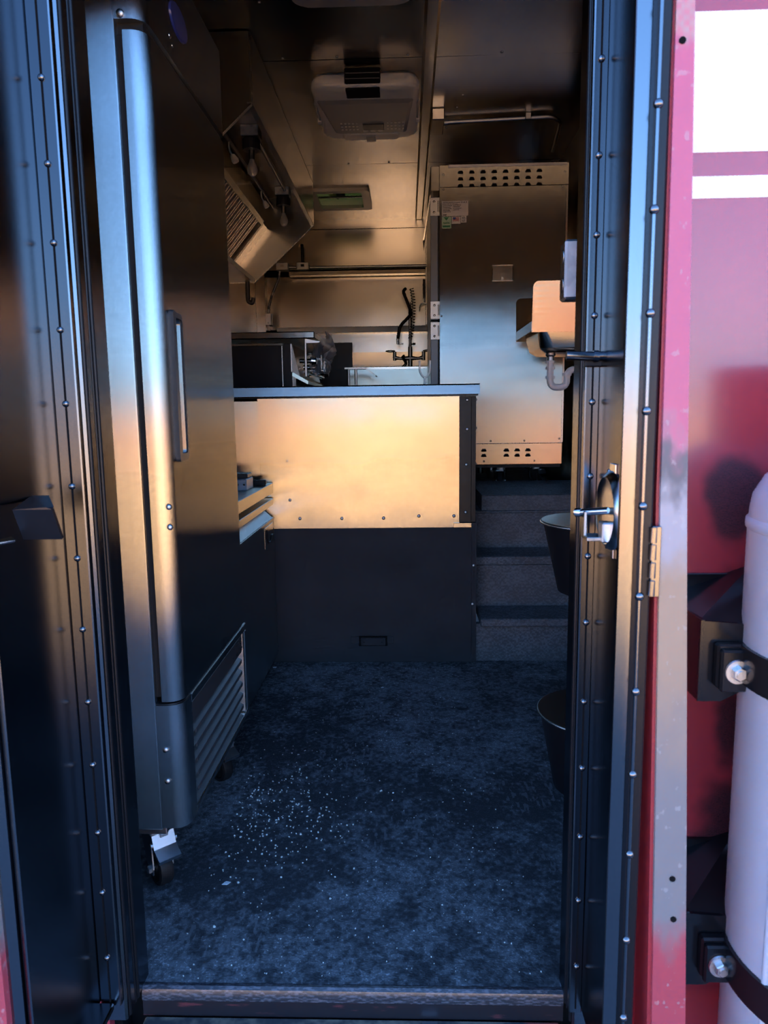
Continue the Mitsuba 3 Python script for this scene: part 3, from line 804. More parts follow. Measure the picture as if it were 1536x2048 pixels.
for z in (2.640, 2.664):
    part(vt, 'blade', bx(-.272, -.111, 3.549, 3.556, z - .002, z + .002), 'dark_plastic')
for s, x in ((-1, -.437), (1, .069)):
    part(ac, 'side_scoop', bx(x - .006, x + .006, 3.76, 3.96, 2.615, 2.640, .004), 'grey_plastic')
    part(ac, 'side_flap', bx(x + s * .002 - .010, x + s * .002 + .010, 3.955, 3.985, 2.606, 2.632, .003), 'white_plastic')
holes = [cyl((x, y, 2.5945), (x, y, 2.5905), .0055, 8) for x0 in (-.325, -.085) for x in x0 + np.arange(5) * .020 for y in (3.945, 3.985, 4.025)]
part(ac, 'grille_dots', cat(*holes), 'white_plastic', kind='stuff')
part(ac, 'control_strip', bx(-.215, -.105, 3.955, 4.03, 2.588, 2.595, .002), 'dark_plastic')
for x in (-.205, -.165, -.125):
    part(ac, 'button', bx(x - .013, x + .013, 4.025, 4.048, 2.586, 2.596, .003), 'white_plastic')
part(ac, 'lip', hull([(p[0], p[1], z) for z, k in ((2.605, 0), (2.592, .012)) for p in rrect(-.335 + k, -.02 - k, 4.10, 4.185 - k, .02, 5).exterior.coords]), 'white_plastic', 30)
part(ac, 'catch', bx(-.205, -.155, 4.12, 4.19, 2.586, 2.596, .003), 'grey_plastic')
a2 = thing('ceiling_vent_cover', 'grey plastic ceiling cover at the very top edge of the view', 'ceiling vent')
solo(a2, hull([(p[0], p[1], z) for z, k in ((2.699, 0), (2.66, .0), (2.645, .02)) for p in rrect(-.42 + k, .035 - k, 2.35 + k, 2.985 - k, .05, 6).exterior.coords]), 'grey_plastic', 40)

rv = thing('roof_vent', 'square roof vent with olive lid and small fan in the far ceiling', 'roof vent')
fo, fi = rrect(-.705, -.255, 5.385, 5.88, .03), rrect(VX0 + .01, VX1 - .01, VY0 + .01, VY1 - .01, .02)
part(rv, 'frame', prism(Polygon(fo.exterior.coords, [fi.exterior.coords]), 'z', CEIL - .022, CEIL + .002), 'grey_plastic', 30)
part(rv, 'shaft', cat(bx(VX0, VX0 + .008, VY0, VY1, CEIL - .01, CEIL + .13), bx(VX1 - .008, VX1, VY0, VY1, CEIL - .01, CEIL + .13), bx(VX0, VX1, VY0, VY0 + .008, CEIL - .01, CEIL + .13), bx(VX0, VX1, VY1 - .008, VY1, CEIL - .01, CEIL + .13)), 'white_plastic')
scene['lid_glow'] = {'type': 'principledthin', 'base_color': {'type': 'rgb', 'value': (.42, .45, .16)}, 'roughness': .5, 'diff_trans': 1.2}
part(rv, 'lid', bx(VX0 - .01, VX1 + .01, VY0 - .01, VY1 + .01, CEIL + .132, CEIL + .134), 'lid_glow')
fan = part(rv, 'fan_motor', lathe([(0, 0), (.03, 0), (.034, .006), (.034, .045), (.02, .055), (0, .055)], 20, ((VX0 + VX1) / 2, (VY0 + VY1) / 2, CEIL + .012), (0, 0, 1)), 'dark_plastic', 35)
for k in range(4):
    a = k * math.pi / 2 + .5
    cx, cy = (VX0 + VX1) / 2, (VY0 + VY1) / 2
    bl = hull([(cx + math.cos(a + s) * r, cy + math.sin(a + s) * r, CEIL + z) for r, s, z in ((.03, -.25, .035), (.03, .25, .045), (.15, -.30, .030), (.15, .30, .055), (.15, -.30, .032), (.03, -.25, .037))])
    part(fan, 'blade', bl, 'blade_green')
part(rv, 'crossbar', bx(VX0, VX1, 5.62, 5.64, CEIL + .002, CEIL + .012), 'dark_plastic')

cn = thing('ceiling_conduit', 'thin metal conduit bending across the ceiling above the tall cooler', 'conduit')
part(cn, 'pipe', tube(bend([(.165, 4.20, 2.678), (.80, 4.15, 2.678), (.86, 4.22, 2.675), (.90, 4.62, 2.66)], .06, 6), .011, 12), 'zinc', 50)
part(cn, 'box', bx(.148, .215, 4.05, 4.27, 2.640, 2.698, .004), 'steel')
part(cn, 'clamp', bx(.655, .685, 4.135, 4.19, 2.664, 2.698, .002), 'zinc')
part(cn, 'connector', cyl((.215, 4.197, 2.678), (.24, 4.195, 2.678), .015, 12), 'zinc', 40)

# ------------------------------------------------------------------ tall cooler on the right
tc = thing('tall_cooler', 'tall stainless cooler on casters seen from its louvred side, on the kitchen deck', 'cooler')
KX0, KX1, KY0, KY1 = .199, .928, 4.30, 5.02
part(tc, 'side_panel', sheet('y', KX0, KX1 - .012, .918, 2.37, KY0, KY0 + .02, .0008, 1.6, 91, 30), 'steel_fridge', True)
part(tc, 'cabinet', bx(KX0 + .002, KX1, KY0 + .018, KY1, .792, 2.488, .002), 'steel_fridge')
tp = part(tc, 'top_side_panel', bx(KX0, KX1, KY0 - .002, KY0 + .02, 2.372, 2.490, .001), 'steel_fridge')
bp = part(tc, 'bottom_side_panel', bx(KX0, KX1 - .006, KY0 - .006, KY0 + .02, .790, .915, .002), 'steel_fridge')
part(tc, 'corner_post', bx(KX1 - .012, KX1, KY0 + .001, KY0 + .02, .918, 2.37, .001), 'steel')
part(tc, 'cap_strip', bx(KX0 + .05, KX1 - .01, KY0 - .005, KY0 + .0, 2.476, 2.492, .001), 'zinc')


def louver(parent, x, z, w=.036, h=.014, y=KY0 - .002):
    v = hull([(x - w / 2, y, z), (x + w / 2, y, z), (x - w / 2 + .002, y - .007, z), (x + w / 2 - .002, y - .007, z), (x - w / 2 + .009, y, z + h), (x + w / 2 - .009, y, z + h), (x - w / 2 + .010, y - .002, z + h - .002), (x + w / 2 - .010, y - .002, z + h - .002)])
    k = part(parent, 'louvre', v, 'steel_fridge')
    part(parent, 'louvre_dark_fill', hull([(x - w / 2 + .003, y - .0008, z - .004), (x + w / 2 - .003, y - .0008, z - .004), (x - w / 2 + .003, y - .0076, z + .0005), (x + w / 2 - .003, y - .0076, z + .0005), (x - w / 2 + .008, y - .0055, z + .009), (x + w / 2 - .008, y - .0055, z + .009)]), 'black_void')  # solid black wedge painted in for the dark of the opening


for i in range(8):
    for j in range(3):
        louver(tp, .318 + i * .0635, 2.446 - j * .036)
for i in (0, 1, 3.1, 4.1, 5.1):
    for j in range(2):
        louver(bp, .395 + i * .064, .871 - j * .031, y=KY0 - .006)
for x, z in ((.222, 2.44), (.222, 2.36), (.905, 2.44), (.895, 2.365), (.21, 1.66), (.905, .94), (.50, .93), (.70, .93), (.46, .81), (.76, .81)):
    part(tc, 'screw', dome((x, KY0 - (.006 if z < .9 else .002), z), (0, -1, 0), .006, .004), 'steel', True)
pt = part(tc, 'cover_plate', bx(.503, .618, KY0 - .004, KY0 + .001, 1.852, 1.938, .001), 'steel')
part(pt, 'rim', cat(bx(.501, .620, KY0 - .006, KY0, 1.936, 1.940), bx(.501, .620, KY0 - .006, KY0, 1.850, 1.854)), 'steel_bright')
part(pt, 'button', cyl((.56, KY0 - .004, 1.864), (.56, KY0 - .008, 1.864), .008, 14), 'steel_bright', 40)
# doors seen on their hinge edge
DX0, DX1 = .146, .190
part(tc, 'front_top', bx(.150, .199, KY0 + .006, KY1 - .02, 2.355, 2.488, .002), 'steel_fridge')
dz = ((1.640, 2.325), (.93, 1.632))
for k, (z0, z1) in enumerate(dz):
    dk = part(tc, 'door', bx(DX0, DX1, KY0 + .012, KY1 - .02, z0, z1, .003), 'film_grey')
    part(tc, 'door_seal', bx(DX1, .199, KY0 + .02, KY1 - .03, z0 + .01, z1 - .01), 'black_rubber')
    for zz in (z0 + .055, z1 - .055):
        if abs(zz - .985) < .01:
            continue
        h_ = part(dk, 'hinge', bx(DX0 - .001, DX1 + .012, KY0 + .006, KY0 + .013, zz - .05, zz + .05, .001), 'zinc')
        for s in (-.03, .028):
            part(h_, 'screw', dome((DX0 + .022, KY0 + .006, zz + s), (0, -1, 0), .007, .004), 'steel', True)
        part(h_, 'pin', cyl((DX1 + .004, KY0 + .004, zz - .03), (DX1 + .004, KY0 + .004, zz + .03), .006, 10), 'zinc', 40)
part(tc, 'open_flap', hull([(.145, 4.33, 2.34), (.15, 4.33, 2.34), (.105, 4.36, 2.10), (.112, 4.36, 2.10), (.145, 4.38, 2.34), (.105, 4.41, 2.10), (.11, 4.40, 2.05), (.15, 4.38, 2.34)]), 'steel')
# stickers
Y0 = KY0 - .0018
lb = part(tc, 'rating_label', bx(.212, .362, Y0 - .001, Y0, 2.215, 2.297), 'label_paper', label='white rating label')
rows = [bx(.217, .217 + w_, Y0 - .0016, Y0 - .0009, 2.287 - i * .0085, 2.290 - i * .0085) for i, w_ in enumerate((.10, .085, .055, .045, .05, .04, .045))]
rows += [bx(.275, .275 + w_, Y0 - .0016, Y0 - .0009, 2.272 - i * .0085, 2.275 - i * .0085) for i, w_ in enumerate((.045, .04, .05, .035))]
rows += [bx(.217, .240, Y0 - .0016, Y0 - .0009, 2.219, 2.224)] + [cyl((.325 + i * .013, Y0 - .0009, 2.289), (.325 + i * .013, Y0 - .0016, 2.289), .004, 8) for i in range(3)]
part(lb, 'print', cat(*rows), 'ink_dark')
gs = part(tc, 'green_sticker', bx(.212, .265, Y0 - .001, Y0, 2.148, 2.212), 'label_green', label='pale green sticker')
part(gs, 'print', prism(Polygon([(.222, 2.209), (.252, 2.209), (.237, 2.190)]), 'y', Y0 - .0018, Y0 - .0009), 'ink_green')
part(gs, 'bars', cat(*[bx(.220, .256, Y0 - .0016, Y0 - .0009, 2.179 - i * .007, 2.183 - i * .007) for i in range(2)], bx(.216, .260, Y0 - .0016, Y0 - .0009, 2.153, 2.164)), 'ink_green')
fs = part(tc, 'flag_sticker', bx(.268, .318, Y0 - .001, Y0, 2.172, 2.212), 'label_paper', label='sticker with a small flag')
part(fs, 'flag_stripes', cat(*[bx(.275, .310, Y0 - .0016, Y0 - .0009, 2.186 + i * .0062, 2.189 + i * .0062) for i in range(4)]), 'ink_red')
part(fs, 'flag_canton', bx(.275, .290, Y0 - .0019, Y0 - .0009, 2.196, 2.208), 'ink_blue')
ks = part(tc, 'mark_sticker', bx(.320, .352, Y0 - .001, Y0, 2.178, 2.213), 'label_paper', label='small white sticker with black marks')
tm = meshkit.text_mesh('KS', .011, .0012, True)
tm.apply_transform(trimesh.transformations.rotation_matrix(math.pi / 2, (1, 0, 0)))
part(ks, 'print', cat(move(tm, (.326, Y0 - .0008, 2.198)), move(tm, (.326, Y0 - .0008, 2.182))), 'ink_dark')
part(tc, 'base_frame', bx(KX0 + .01, KX1 - .01, KY0 + .02, KY1, .770, .794), 'black_satin')
caster(tc, .575, 4.42, RZ, .770, 75, False, .06)
caster(tc, .80, 4.46, RZ, .770, -60, True, .055)
caster(tc, .30, 4.42, RZ, .770, 0, False, .055)
caster(tc, .86, 4.93, RZ, .770, 0, False, .055)
ft = part(tc, 'drain_cup', lathe([(0, 0), (.022, 0), (.030, .04), (.026, .05), (0, .05)], 18, (.515, 4.40, .70), (0, 0, 1)), 'brown_steel', 35)
part(ft, 'stem', cyl((.515, 4.40, .745), (.515, 4.40, .792), .010, 10), 'zinc', 40)

# ------------------------------------------------------------------ hand sink
hs = thing('hand_sink', 'wall-mounted stainless hand sink with side splashes and white drain trap', 'sink')
SX0_, SY0, SY1, SR = .614, 3.60, 4.10, 1.538
spl = Polygon([(SX0_, SR - .05), (SX0_, 1.70), (SX0_ + .006, 1.715), (SX0_ + .02, 1.725), (XR - .003, 1.728), (XR - .003, SR - .05)])
gx, gz = np.meshgrid(np.linspace(SX0_ + .004, XR - .004, 8), np.linspace(SR - .05, 1.718, 90), indexing='ij')
gx = np.where((gz > 1.705) & (gx < SX0_ + .012), SX0_ + .012, gx)
gy = SY0 - (gz - SR + .05) * .105 - .003 + .00012 * np.sin(gz * 2 * np.pi / .024) * np.exp(-(gx - SX0_) / .09)
gf = np.array([(i * 90 + j, (i + 1) * 90 + j, (i + 1) * 90 + j + 1, i * 90 + j + 1) for i in range(7) for j in range(89)])
rp = np.stack([gx, gy, gz], -1).reshape(-1, 3)
part(hs, 'side_splash', trimesh.Trimesh(rp, np.vstack([gf[:, [0, 1, 2]], gf[:, [0, 2, 3]]]), process=False), 'steel_sheet', True)
spf = prism(spl, 'y', SY0, SY0 + .004)
spf.vertices[:, 1] -= (spf.vertices[:, 2] - SR + .05) * .105
part(hs, 'splash_back', spf, 'steel_sheet')
spf = prism(spl, 'y', SY1, SY1 + .004)
spf.vertices[:, 1] += (spf.vertices[:, 2] - SR + .05) * .09
part(hs, 'side_splash', spf, 'steel_sheet')
part(hs, 'back_splash', bx(XR - .012, XR - .003, SY0, SY1, SR - .05, 1.73), 'steel')
part(hs, 'apron', bx(SX0_ - .002, SX0_ + .003, SY0 - .001, SY1 + .001, SR - .045, SR + .002, .001), 'steel_bright')
part(hs, 'rim', cat(bx(SX0_, SX0_ + .05, SY0, SY1, SR - .006, SR), bx(SX0_, XR - .01, SY0, SY0 + .05, SR - .006, SR), bx(SX0_, XR - .01, SY1 - .05, SY1, SR - .006, SR), bx(XR - .10, XR - .01, SY0, SY1, SR - .006, SR), bx(SX0_, XR - .01, SY0 - .001, SY0 + .002, SR - .045, SR)), 'steel_sheet')
bw = []
for z, k, r in ((SR - .004, 0, .03), (SR - .06, .004, .05), (SR - .12, .018, .06), (SR - .142, .05, .05)):
    bw += [(p[0], p[1], z) for p in rrect(SX0_ + .04 + k, XR - .06 - k, SY0 + .03 + k, SY1 - .03 - k, r, 8).exterior.coords[:-1]]
part(hs, 'bowl', hull(bw), 'steel_sheet', 40)
part(hs, 'basin_floor', bx(SX0_ + .05, XR - .10, SY0 + .05, SY1 - .05, SR - .006, SR - .003), 'steel')
DXs, DYs = .735, 3.74
part(hs, 'drain_nut', lathe([(0, 0), (.024, 0), (.026, -.012), (.018, -.02), (.018, -.038), (0, -.038)], 20, (DXs, DYs, SR - .140), (0, 0, 1)), 'zinc', 35)
tr = part(hs, 'drain_trap', tube(bend([(DXs, DYs, 1.362), (DXs, DYs, 1.225), (DXs + .085, DYs, 1.225), (DXs + .085, DYs, 1.31), (XR - .005, DYs + .02, 1.33)], .042, 8), .0175, 16), 'pvc', 50)
for z in (1.345, 1.315, 1.268):
    part(tr, 'slip_nut', lathe([(0, 0), (.023, 0), (.0245, .004), (.0235, .014), (0, .014)], 18, (DXs, DYs, z), (0, 0, 1)), 'pvc', 35)
part(tr, 'slip_nut', lathe([(0, 0), (.023, 0), (.0245, .004), (.0235, .014), (0, .014)], 18, (DXs + .085, DYs, 1.282), (0, 0, 1)), 'pvc', 35)
part(hs, 'bracket', bx(.92, XR, 3.62, 3.66, 1.30, 1.50, .002), 'steel')

jb = thing('junction_box', 'galvanized metal junction box on the inside of the right doorway jamb', 'electrical box')
part(jb, 'body', bx(.2915, .34, 1.366, 1.41, 1.318, 1.424, .004), 'galvanized')
for z in (1.346, 1.396):
    part(jb, 'knockout', lathe([(0, 0), (.013, 0), (.013, .0012), (0, .0015)], 20, (.2915, 1.389, z), (-1, 0, 0)), 'zinc', 35)
part(jb, 'stub', bx(.33, .36, 1.346, 1.40, 1.34, 1.40), 'galvanized')

# ------------------------------------------------------------------ black bins beside the stair
lk = thing('locker', 'black cabinet at the right wall that carries the tapered bins', 'cabinet')
solo(lk, bx(.70, XR - .003, 1.85, 2.25, .0, 1.0, .004), 'black_satin')
for z0, z1, lab, mt_ in ((.600, .800, 'upper black tapered bin with bare steel lid beside the stairs', 'steel_sheet'), (.004, .235, 'lower black tapered bin with dark steel lid on the floor by the jamb', 'brown_steel')):
    b = thing('tapered_bin', lab, 'bin')
    R1, R0, cx, cy = .165, .120, .552, 2.02

    def dsh(r, z):
        return [(cx + r * math.cos(a), cy + r * .98 * math.sin(a), z) for a in np.linspace(math.pi / 2, 3 * math.pi / 2, 24)] + [(.699, cy - r * .98, z), (.699, cy + r * .98, z)]
    part(b, 'body', hull(dsh(R0, z0) + dsh(R1, z1)), 'black_satin', 30)
    part(b, 'lid', hull(dsh(R1 + .004, z1 + .001) + dsh(R1 + .004, z1 + .004)), mt_, 30)
    rim = np.array(dsh(R1 + .004, z1 - .001)[:24])
    part(b, 'rim', tube(rim, .0045, 8), 'steel_bright', 60)

# ------------------------------------------------------------------ broiler behind the counter
rg = thing('charbroiler', 'black-sided cooking range with steel overshelf behind the counter', 'stove')
part(rg, 'side_panel', bx(-1.20, -.648, 3.800, 3.815, .70, 1.462, .002), 'black_satin')
part(rg, 'body', bx(-1.20, -.66, 3.815, 4.75, .70, 1.45), 'steel')
part(rg, 'top_trim', bx(-1.20, -.640, 3.792, 3.83, 1.460, 1.474, .002), 'steel')
part(rg, 'edge_strip', bx(-.650, -.645, 3.795, 3.80, .70, 1.462, .001), 'steel_bright')
part(rg, 'front_cheek', bx(-.645, -.598, 3.798, 3.812, 1.02, 1.470, .002), 'black_satin')
part(rg, 'edge_strip', bx(-.602, -.596, 3.793, 3.80, 1.325, 1.470, .001), 'steel_bright')
part(rg, 'front_panel', hull([(-.66, 3.815, 1.45), (-.66, 4.72, 1.45), (-.598, 3.815, 1.47), (-.598, 4.72, 1.47), (-.56, 3.815, 1.30), (-.56, 4.72, 1.30), (-.66, 3.815, 1.25), (-.66, 4.72, 1.25)]), 'steel')
part(rg, 'drip_tray', prism(Polygon([(-.60, 1.318), (-.592, 1.322), (-.515, 1.278), (-.515, 1.262), (-.52, 1.262), (-.60, 1.305)]), 'y', 3.80, 4.70), 'steel_sheet')
part(rg, 'lower_front', bx(-.61, -.58, 3.82, 4.70, .75, 1.29, .002), 'steel')
part(rg, 'overshelf', bx(-1.22, -.470, 3.760, 4.72, 1.492, 1.528, .005), 'steel')
part(rg, 'shelf_gusset', hull([(-.52, 3.78, 1.492), (-.445, 3.78, 1.478), (-.45, 3.78, 1.472), (-.52, 3.78, 1.470), (-.52, 3.80, 1.492), (-.445, 3.80, 1.478), (-.52, 3.80, 1.470)]), 'steel_bright')
part(rg, 'shelf_post', cyl((-.523, 3.79, 1.30), (-.523, 3.79, 1.492), .007, 10), 'steel_bright', 40)
part(rg, 'shelf_post', bx(-1.20, -1.17, 3.82, 3.84, 1.45, 1.50), 'steel')
for i, (x, y, z) in enumerate(((-.50, 3.86, 1.385), (-.495, 4.0, 1.36), (-.49, 4.15, 1.35), (-.485, 4.3, 1.34))):
    v = part(rg, 'gas_valve', cat(cyl((-.565, y, z), (x, y, z), .012, 12), cyl((x, y, z - .02), (x, y, z + .02), .007, 10)), 'chrome', 40)
    part(v, 'knob', lathe([(0, 0), (.024, 0), (.022, .022), (.018, .026), (0, .026)], 18, (x, y, z), (1, 0, 0)), 'black_satin' if i % 2 else 'chrome', 35)
part(rg, 'gas_manifold', tube(bend([(-.53, 3.83, 1.33), (-.53, 4.6, 1.33)], .02), .011, 10), 'chrome', 50)
part(rg, 'brace', cat(bx(-.462, -.452, 3.93, 3.94, 1.345, 1.42, .001), bx(-.45, -.435, 3.95, 3.96, 1.33, 1.39, .001), bx(-.49, -.44, 3.96, 3.97, 1.395, 1.405)), 'steel_bright')
# loose clear plastic wrap around the front corner
wr = []
for i in range(9):
    t_ = i / 8
    for j in range(13):
        a = -.4 + 2.9 * j / 12
        r = .085 + .03 * math.sin(2.2 * a + i) + .012 * math.sin(5 * a + 2 * i)
        wr.append((-.475 + r * math.sin(a) * .95, 3.86 + .05 * t_ + .03 * math.cos(3 * a), 1.33 + .19 * t_ * 1.0 - .02 * math.cos(a * 2) + .01 * math.sin(7 * a)))
wf = [(i * 13 + j, i * 13 + j + 1, (i + 1) * 13 + j + 1, (i + 1) * 13 + j) for i in range(8) for j in range(12)]
part(rg, 'plastic_wrap', (np.array(wr), np.array(wf)), 'bag_film', True, label='loose clear plastic wrap')
tb = thing('side_stand', 'small steel stand with bent top between the range and the front sink', 'stand')
part(tb, 'top', hull([(-.42, 4.95, 1.40), (-.27, 4.95, 1.40), (-.42, 5.2, 1.41), (-.27, 5.2, 1.41), (-.42, 4.95, 1.412), (-.28, 4.95, 1.412), (-.42, 5.2, 1.418), (-.28, 5.2, 1.418)]), 'steel_bright')
part(tb, 'flap', hull([(-.27, 4.95, 1.408), (-.27, 5.2, 1.412), (-.205, 4.95, 1.355), (-.205, 5.2, 1.36), (-.275, 4.95, 1.400), (-.21, 4.95, 1.35), (-.21, 5.2, 1.355)]), 'steel_bright')
for x in (-.395, -.345):
    part(tb, 'leg', cyl((x, 4.98, RZ), (x, 4.98, 1.40), .010, 10), 'steel_bright', 40)

# ------------------------------------------------------------------ sink, faucet and wiring on the front wall
fsn = thing('front_sink', 'stainless sink with tall splash board at the far front wall', 'sink')
spb = sheet('y', -.452, .62, 1.455, 1.605, 6.15, 6.18, .001, 4, 95, 24)
spb.vertices[:, 1] -= (spb.vertices[:, 2] - 1.455) * .075
part(fsn, 'splash_board', spb, 'steel_sheet', True)
part(fsn, 'splash_body', bx(-.452, .62, 6.181, 6.205, 1.20, 1.605, .003), 'steel')
part(fsn, 'ledge', bx(-.452, .62, 5.60, 6.16, 1.430, 1.452, .003), 'steel')
part(fsn, 'front_apron', sheet('y', -.452, .62, 1.10, 1.432, 5.595, 5.62, .001, 3, 96, 24), 'steel_sheet', True)
part(fsn, 'body', bx(-.45, .62, 5.622, 6.15, 1.0, 1.43), 'steel')
for x in (-.42, .58):
    for y in (5.65, 6.1):
        part(fsn, 'leg', cyl((x, y, RZ), (x, y, 1.0), .02, 12), 'steel', 40)
dk = thing('dark_panel', 'dark panel standing left of the front sink splash board', 'panel')
solo(dk, bx(-.80, -.454, 6.16, 6.205, RZ, 1.69, .003), 'black_satin')
fc = thing('faucet', 'dark pre-rinse faucet with coiled spring hose over the front sink', 'faucet')
FX_, FY_ = .035, 6.09
part(fc, 'bridge', tube([(-.095, FY_, 1.555), (-.05, FY_, 1.545), (FX_, FY_, 1.548), (.10, FY_, 1.545), (.145, FY_, 1.555)], [.016, .011, .020, .011, .016], 12), 'faucet_metal', 50)
part(fc, 'column', cyl((FX_, FY_, 1.452), (FX_, FY_, 1.64), .018, 16), 'faucet_metal', 40)
part(fc, 'base', lathe([(0, 0), (.03, 0), (.032, .006), (.02, .012), (0, .012)], 18, (FX_, FY_, 1.452), (0, 0, 1)), 'faucet_metal', 35)
for x, s in ((-.095, -1), (.145, 1)):
    v = part(fc, 'valve', cat(cyl((x, FY_, 1.53), (x, FY_, 1.60), .014, 12), cyl((x, FY_, 1.55), (x, 6.15, 1.55), .014, 12)), 'faucet_metal', 40)
    part(v, 'lever', blobs([(x + s * .035, FY_ - .01, 1.606)], [(.042, .012, .010)], 2, .02, 1, 1), 'chrome' if s < 0 else 'faucet_metal', True)
part(fc, 'riser', tube([(FX_, FY_, 1.62), (FX_, FY_, 1.80), (FX_ - .002, FY_, 2.0)], .011, 12), 'faucet_metal', 50)
sp = [(FX_ + .03 * math.sin(t_ * 1.3) - .03 * max(0, t_ - 1.6) ** 2 + .015 * math.cos(t_ * 58), FY_ - .012 + .015 * math.sin(t_ * 58), 1.70 + .21 * t_ - .025 * max(0, t_ - 1.7) ** 2) for t_ in np.linspace(0, 1.95, 300)]
part(fc, 'spring', tube(sp, .0042, 6), 'faucet_metal', 60)
part(fc, 'hose', tube(bend([(.0, FY_ - .02, 2.105), (-.02, FY_ - .05, 2.08), (.05, FY_ - .06, 1.90), (-.05, FY_ - .07, 1.80), (-.065, FY_ - .07, 1.70)], .04, 6), .013, 12), 'black_rubber', 50)
part(fc, 'spray_valve', cat(cyl((-.066, FY_ - .07, 1.73), (-.066, FY_ - .07, 1.655), .011, 12), cyl((-.066, FY_ - .07, 1.66), (-.02, FY_ - .07, 1.658), .006, 10)), 'chrome', 40)
part(fc, 'hook', cat(cyl((FX_, FY_, 1.66), (.075, FY_ - .04, 1.66), .005, 8), cyl((.06, FY_ - .03, 1.66), (.075, FY_ - .04, 1.66), .009, 8)), 'chrome', 40)
part(fc, 'spout', tube(bend([(-.02, FY_ - .01, 1.565), (-.03, FY_ - .06, 1.55), (.005, FY_ - .09, 1.50), (-.035, FY_ - .10, 1.462)], .03, 6), .012, 12), 'faucet_metal', 50)

cw = thing('wall_conduit', 'metal conduit with two switch boxes across the front wall', 'conduit')
part(cw, 'pipe', tube([(-.80, 6.205, 2.312), (XR - .005, 6.205, 2.308)], .012, 12), 'zinc', 50)
part(cw, 'nipple', tube([(-.98, 6.205, 2.318), (-.90, 6.205, 2.318)], .012, 12), 'zinc', 50)
for x0, x1 in ((-1.079, -.976), (-.907, -.803)):
    bxx = part(cw, 'switch_box', bx(x0, x1, 6.16, 6.235, 2.288, 2.350, .003), 'galvanized')
    part(bxx, 'cover', bx(x0 + .003, x1 - .003, 6.155, 6.161, 2.291, 2.347, .001), 'zinc')
    part(bxx, 'toggle', bx((x0 + x1) / 2 - .014, (x0 + x1) / 2 + .014, 6.150, 6.156, 2.312, 2.332, .001), 'white_plastic' if x0 < -1 else 'dark_plastic')
part(cw, 'riser', tube([(-.858, 6.19, 2.35), (-.860, 6.20, 2.50)], .012, 10), 'dark_plastic', 50)
fl = [(-1.052, 6.19, 2.285), (-1.062, 6.185, 2.22), (-1.098, 6.185, 2.15), (-1.135, 6.185, 2.06), (-1.152, 6.185, 2.0), (-1.158, 6.185, 1.945)]
fl = np.array(bend(fl, .04, 6))
fx = thing('flex_cable', 'grey corrugated cable running from switch box down to an outlet box', 'cable')
seg = np.repeat(np.linspace(0, len(fl) - 1, 90), 1)
fp_ = np.array([fl[int(s)] * (1 - s % 1) + fl[min(int(s) + 1, len(fl) - 1)] * (s % 1) for s in seg])
solo(fx, tube(fp_, .011 + .0022 * np.cos(np.arange(90) * math.pi), 10), 'zinc', 60)
ob = thing('outlet_box', 'upright metal outlet box at the left end of the recessed bay', 'electrical box')
part(ob, 'box', bx(-1.182, -1.131, 6.16, 6.235, 1.842, 1.942, .003), 'galvanized')
part(ob, 'cover', bx(-1.180, -1.134, 6.155, 6.161, 1.845, 1.939, .001), 'zinc')
part(ob, 'screw', dome((-1.157, 6.155, 1.862), (0, -1, 0), .005), 'chrome', True)
part(ob, 'plug', bx(-1.172, -1.15, 6.165, 6.21, 1.80, 1.842, .003), 'fork_white')


def fork(name, lab, x, y, z_fork, down, length, w, tine, m_t, m_h, hlen):
    k = thing(name, lab, 'fork')
    s = -1 if down else 1
    pts = [(x - w / 2, y, z_fork + s * tine), (x - w / 2, y, z_fork + s * .03), (x - w / 2 + .012, y, z_fork + s * .008), (x, y, z_fork), (x + w / 2 - .012, y, z_fork + s * .008), (x + w / 2, y, z_fork + s * .03), (x + w / 2, y, z_fork + s * tine)]
    part(k, 'tines', tube(bend(pts, .02, 5), .0048, 8), m_t, 60)
    part(k, 'neck', tube([(x, y, z_fork), (x, y, z_fork - s * length)], [.0065, .008], 10), m_t, 60)
    part(k, 'handle', tube([(x, y, z_fork - s * length), (x, y, z_fork - s * (length + hlen * .5)), (x, y, z_fork - s * (length + hlen))], [.008, .011, .009], 12), m_h, 60)
    return k


fk = fork('serving_fork', 'two-tined fork with black handle hanging tines down beside the cooler doors', .155, 6.20, 2.01, True, .04, .074, .07, 'chrome', 'dark_plastic', .15)
part(fk, 'hook', cyl((.155, 6.25, 2.19), (.155, 6.195, 2.19), .004, 8), 'zinc')
fork('serving_fork', 'white two-tined fork standing upright behind the counter', .090, 3.50, 1.272, False, .045, .050, .082, 'fork_white', 'fork_white', .02)
gb = thing('tool_rest', 'steel tool rest on the back of the counter', 'rack')
solo(gb, cat(bx(.06, .12, 3.42, 3.54, 1.19, 1.215, .003)), 'steel')

# ------------------------------------------------------------------ gas tank on the outside wall
tk = thing('propane_tank', 'tall white propane tank strapped to the red rear wall', 'gas tank')
TX, TY, TR = .657, 1.015, .160
part(tk, 'shell', lathe([(0, -.40), (.10, -.39), (.14, -.36), (TR, -.30), (TR, .945), (TR - .002, .97), (.155, .99), (.140, 1.018), (.115, 1.040), (.075, 1.056), (0, 1.064)], 64, (TX, TY, 0)), 'tank_white', 40)
part(tk, 'weld_ring', lathe([(TR - .002, .938), (TR + .0025, .942), (TR + .003, .948), (TR + .0025, .954), (TR - .003, .96)], 64, (TX, TY, 0)), 'tank_white', 50)
a = math.radians(205)
part(tk, 'weld_seam', tube([(TX + TR * math.cos(a), TY + TR * math.sin(a), z) for z in np.linspace(-.28, .935, 14)], .0045, 8), 'tank_white', 60)
part(tk, 'foot_ring', lathe([(.12, -.36), (.13, -.36), (.13, -.549), (.12, -.549), (.12, -.36)], 40, (TX, TY, 0)), 'tank_white', 30)
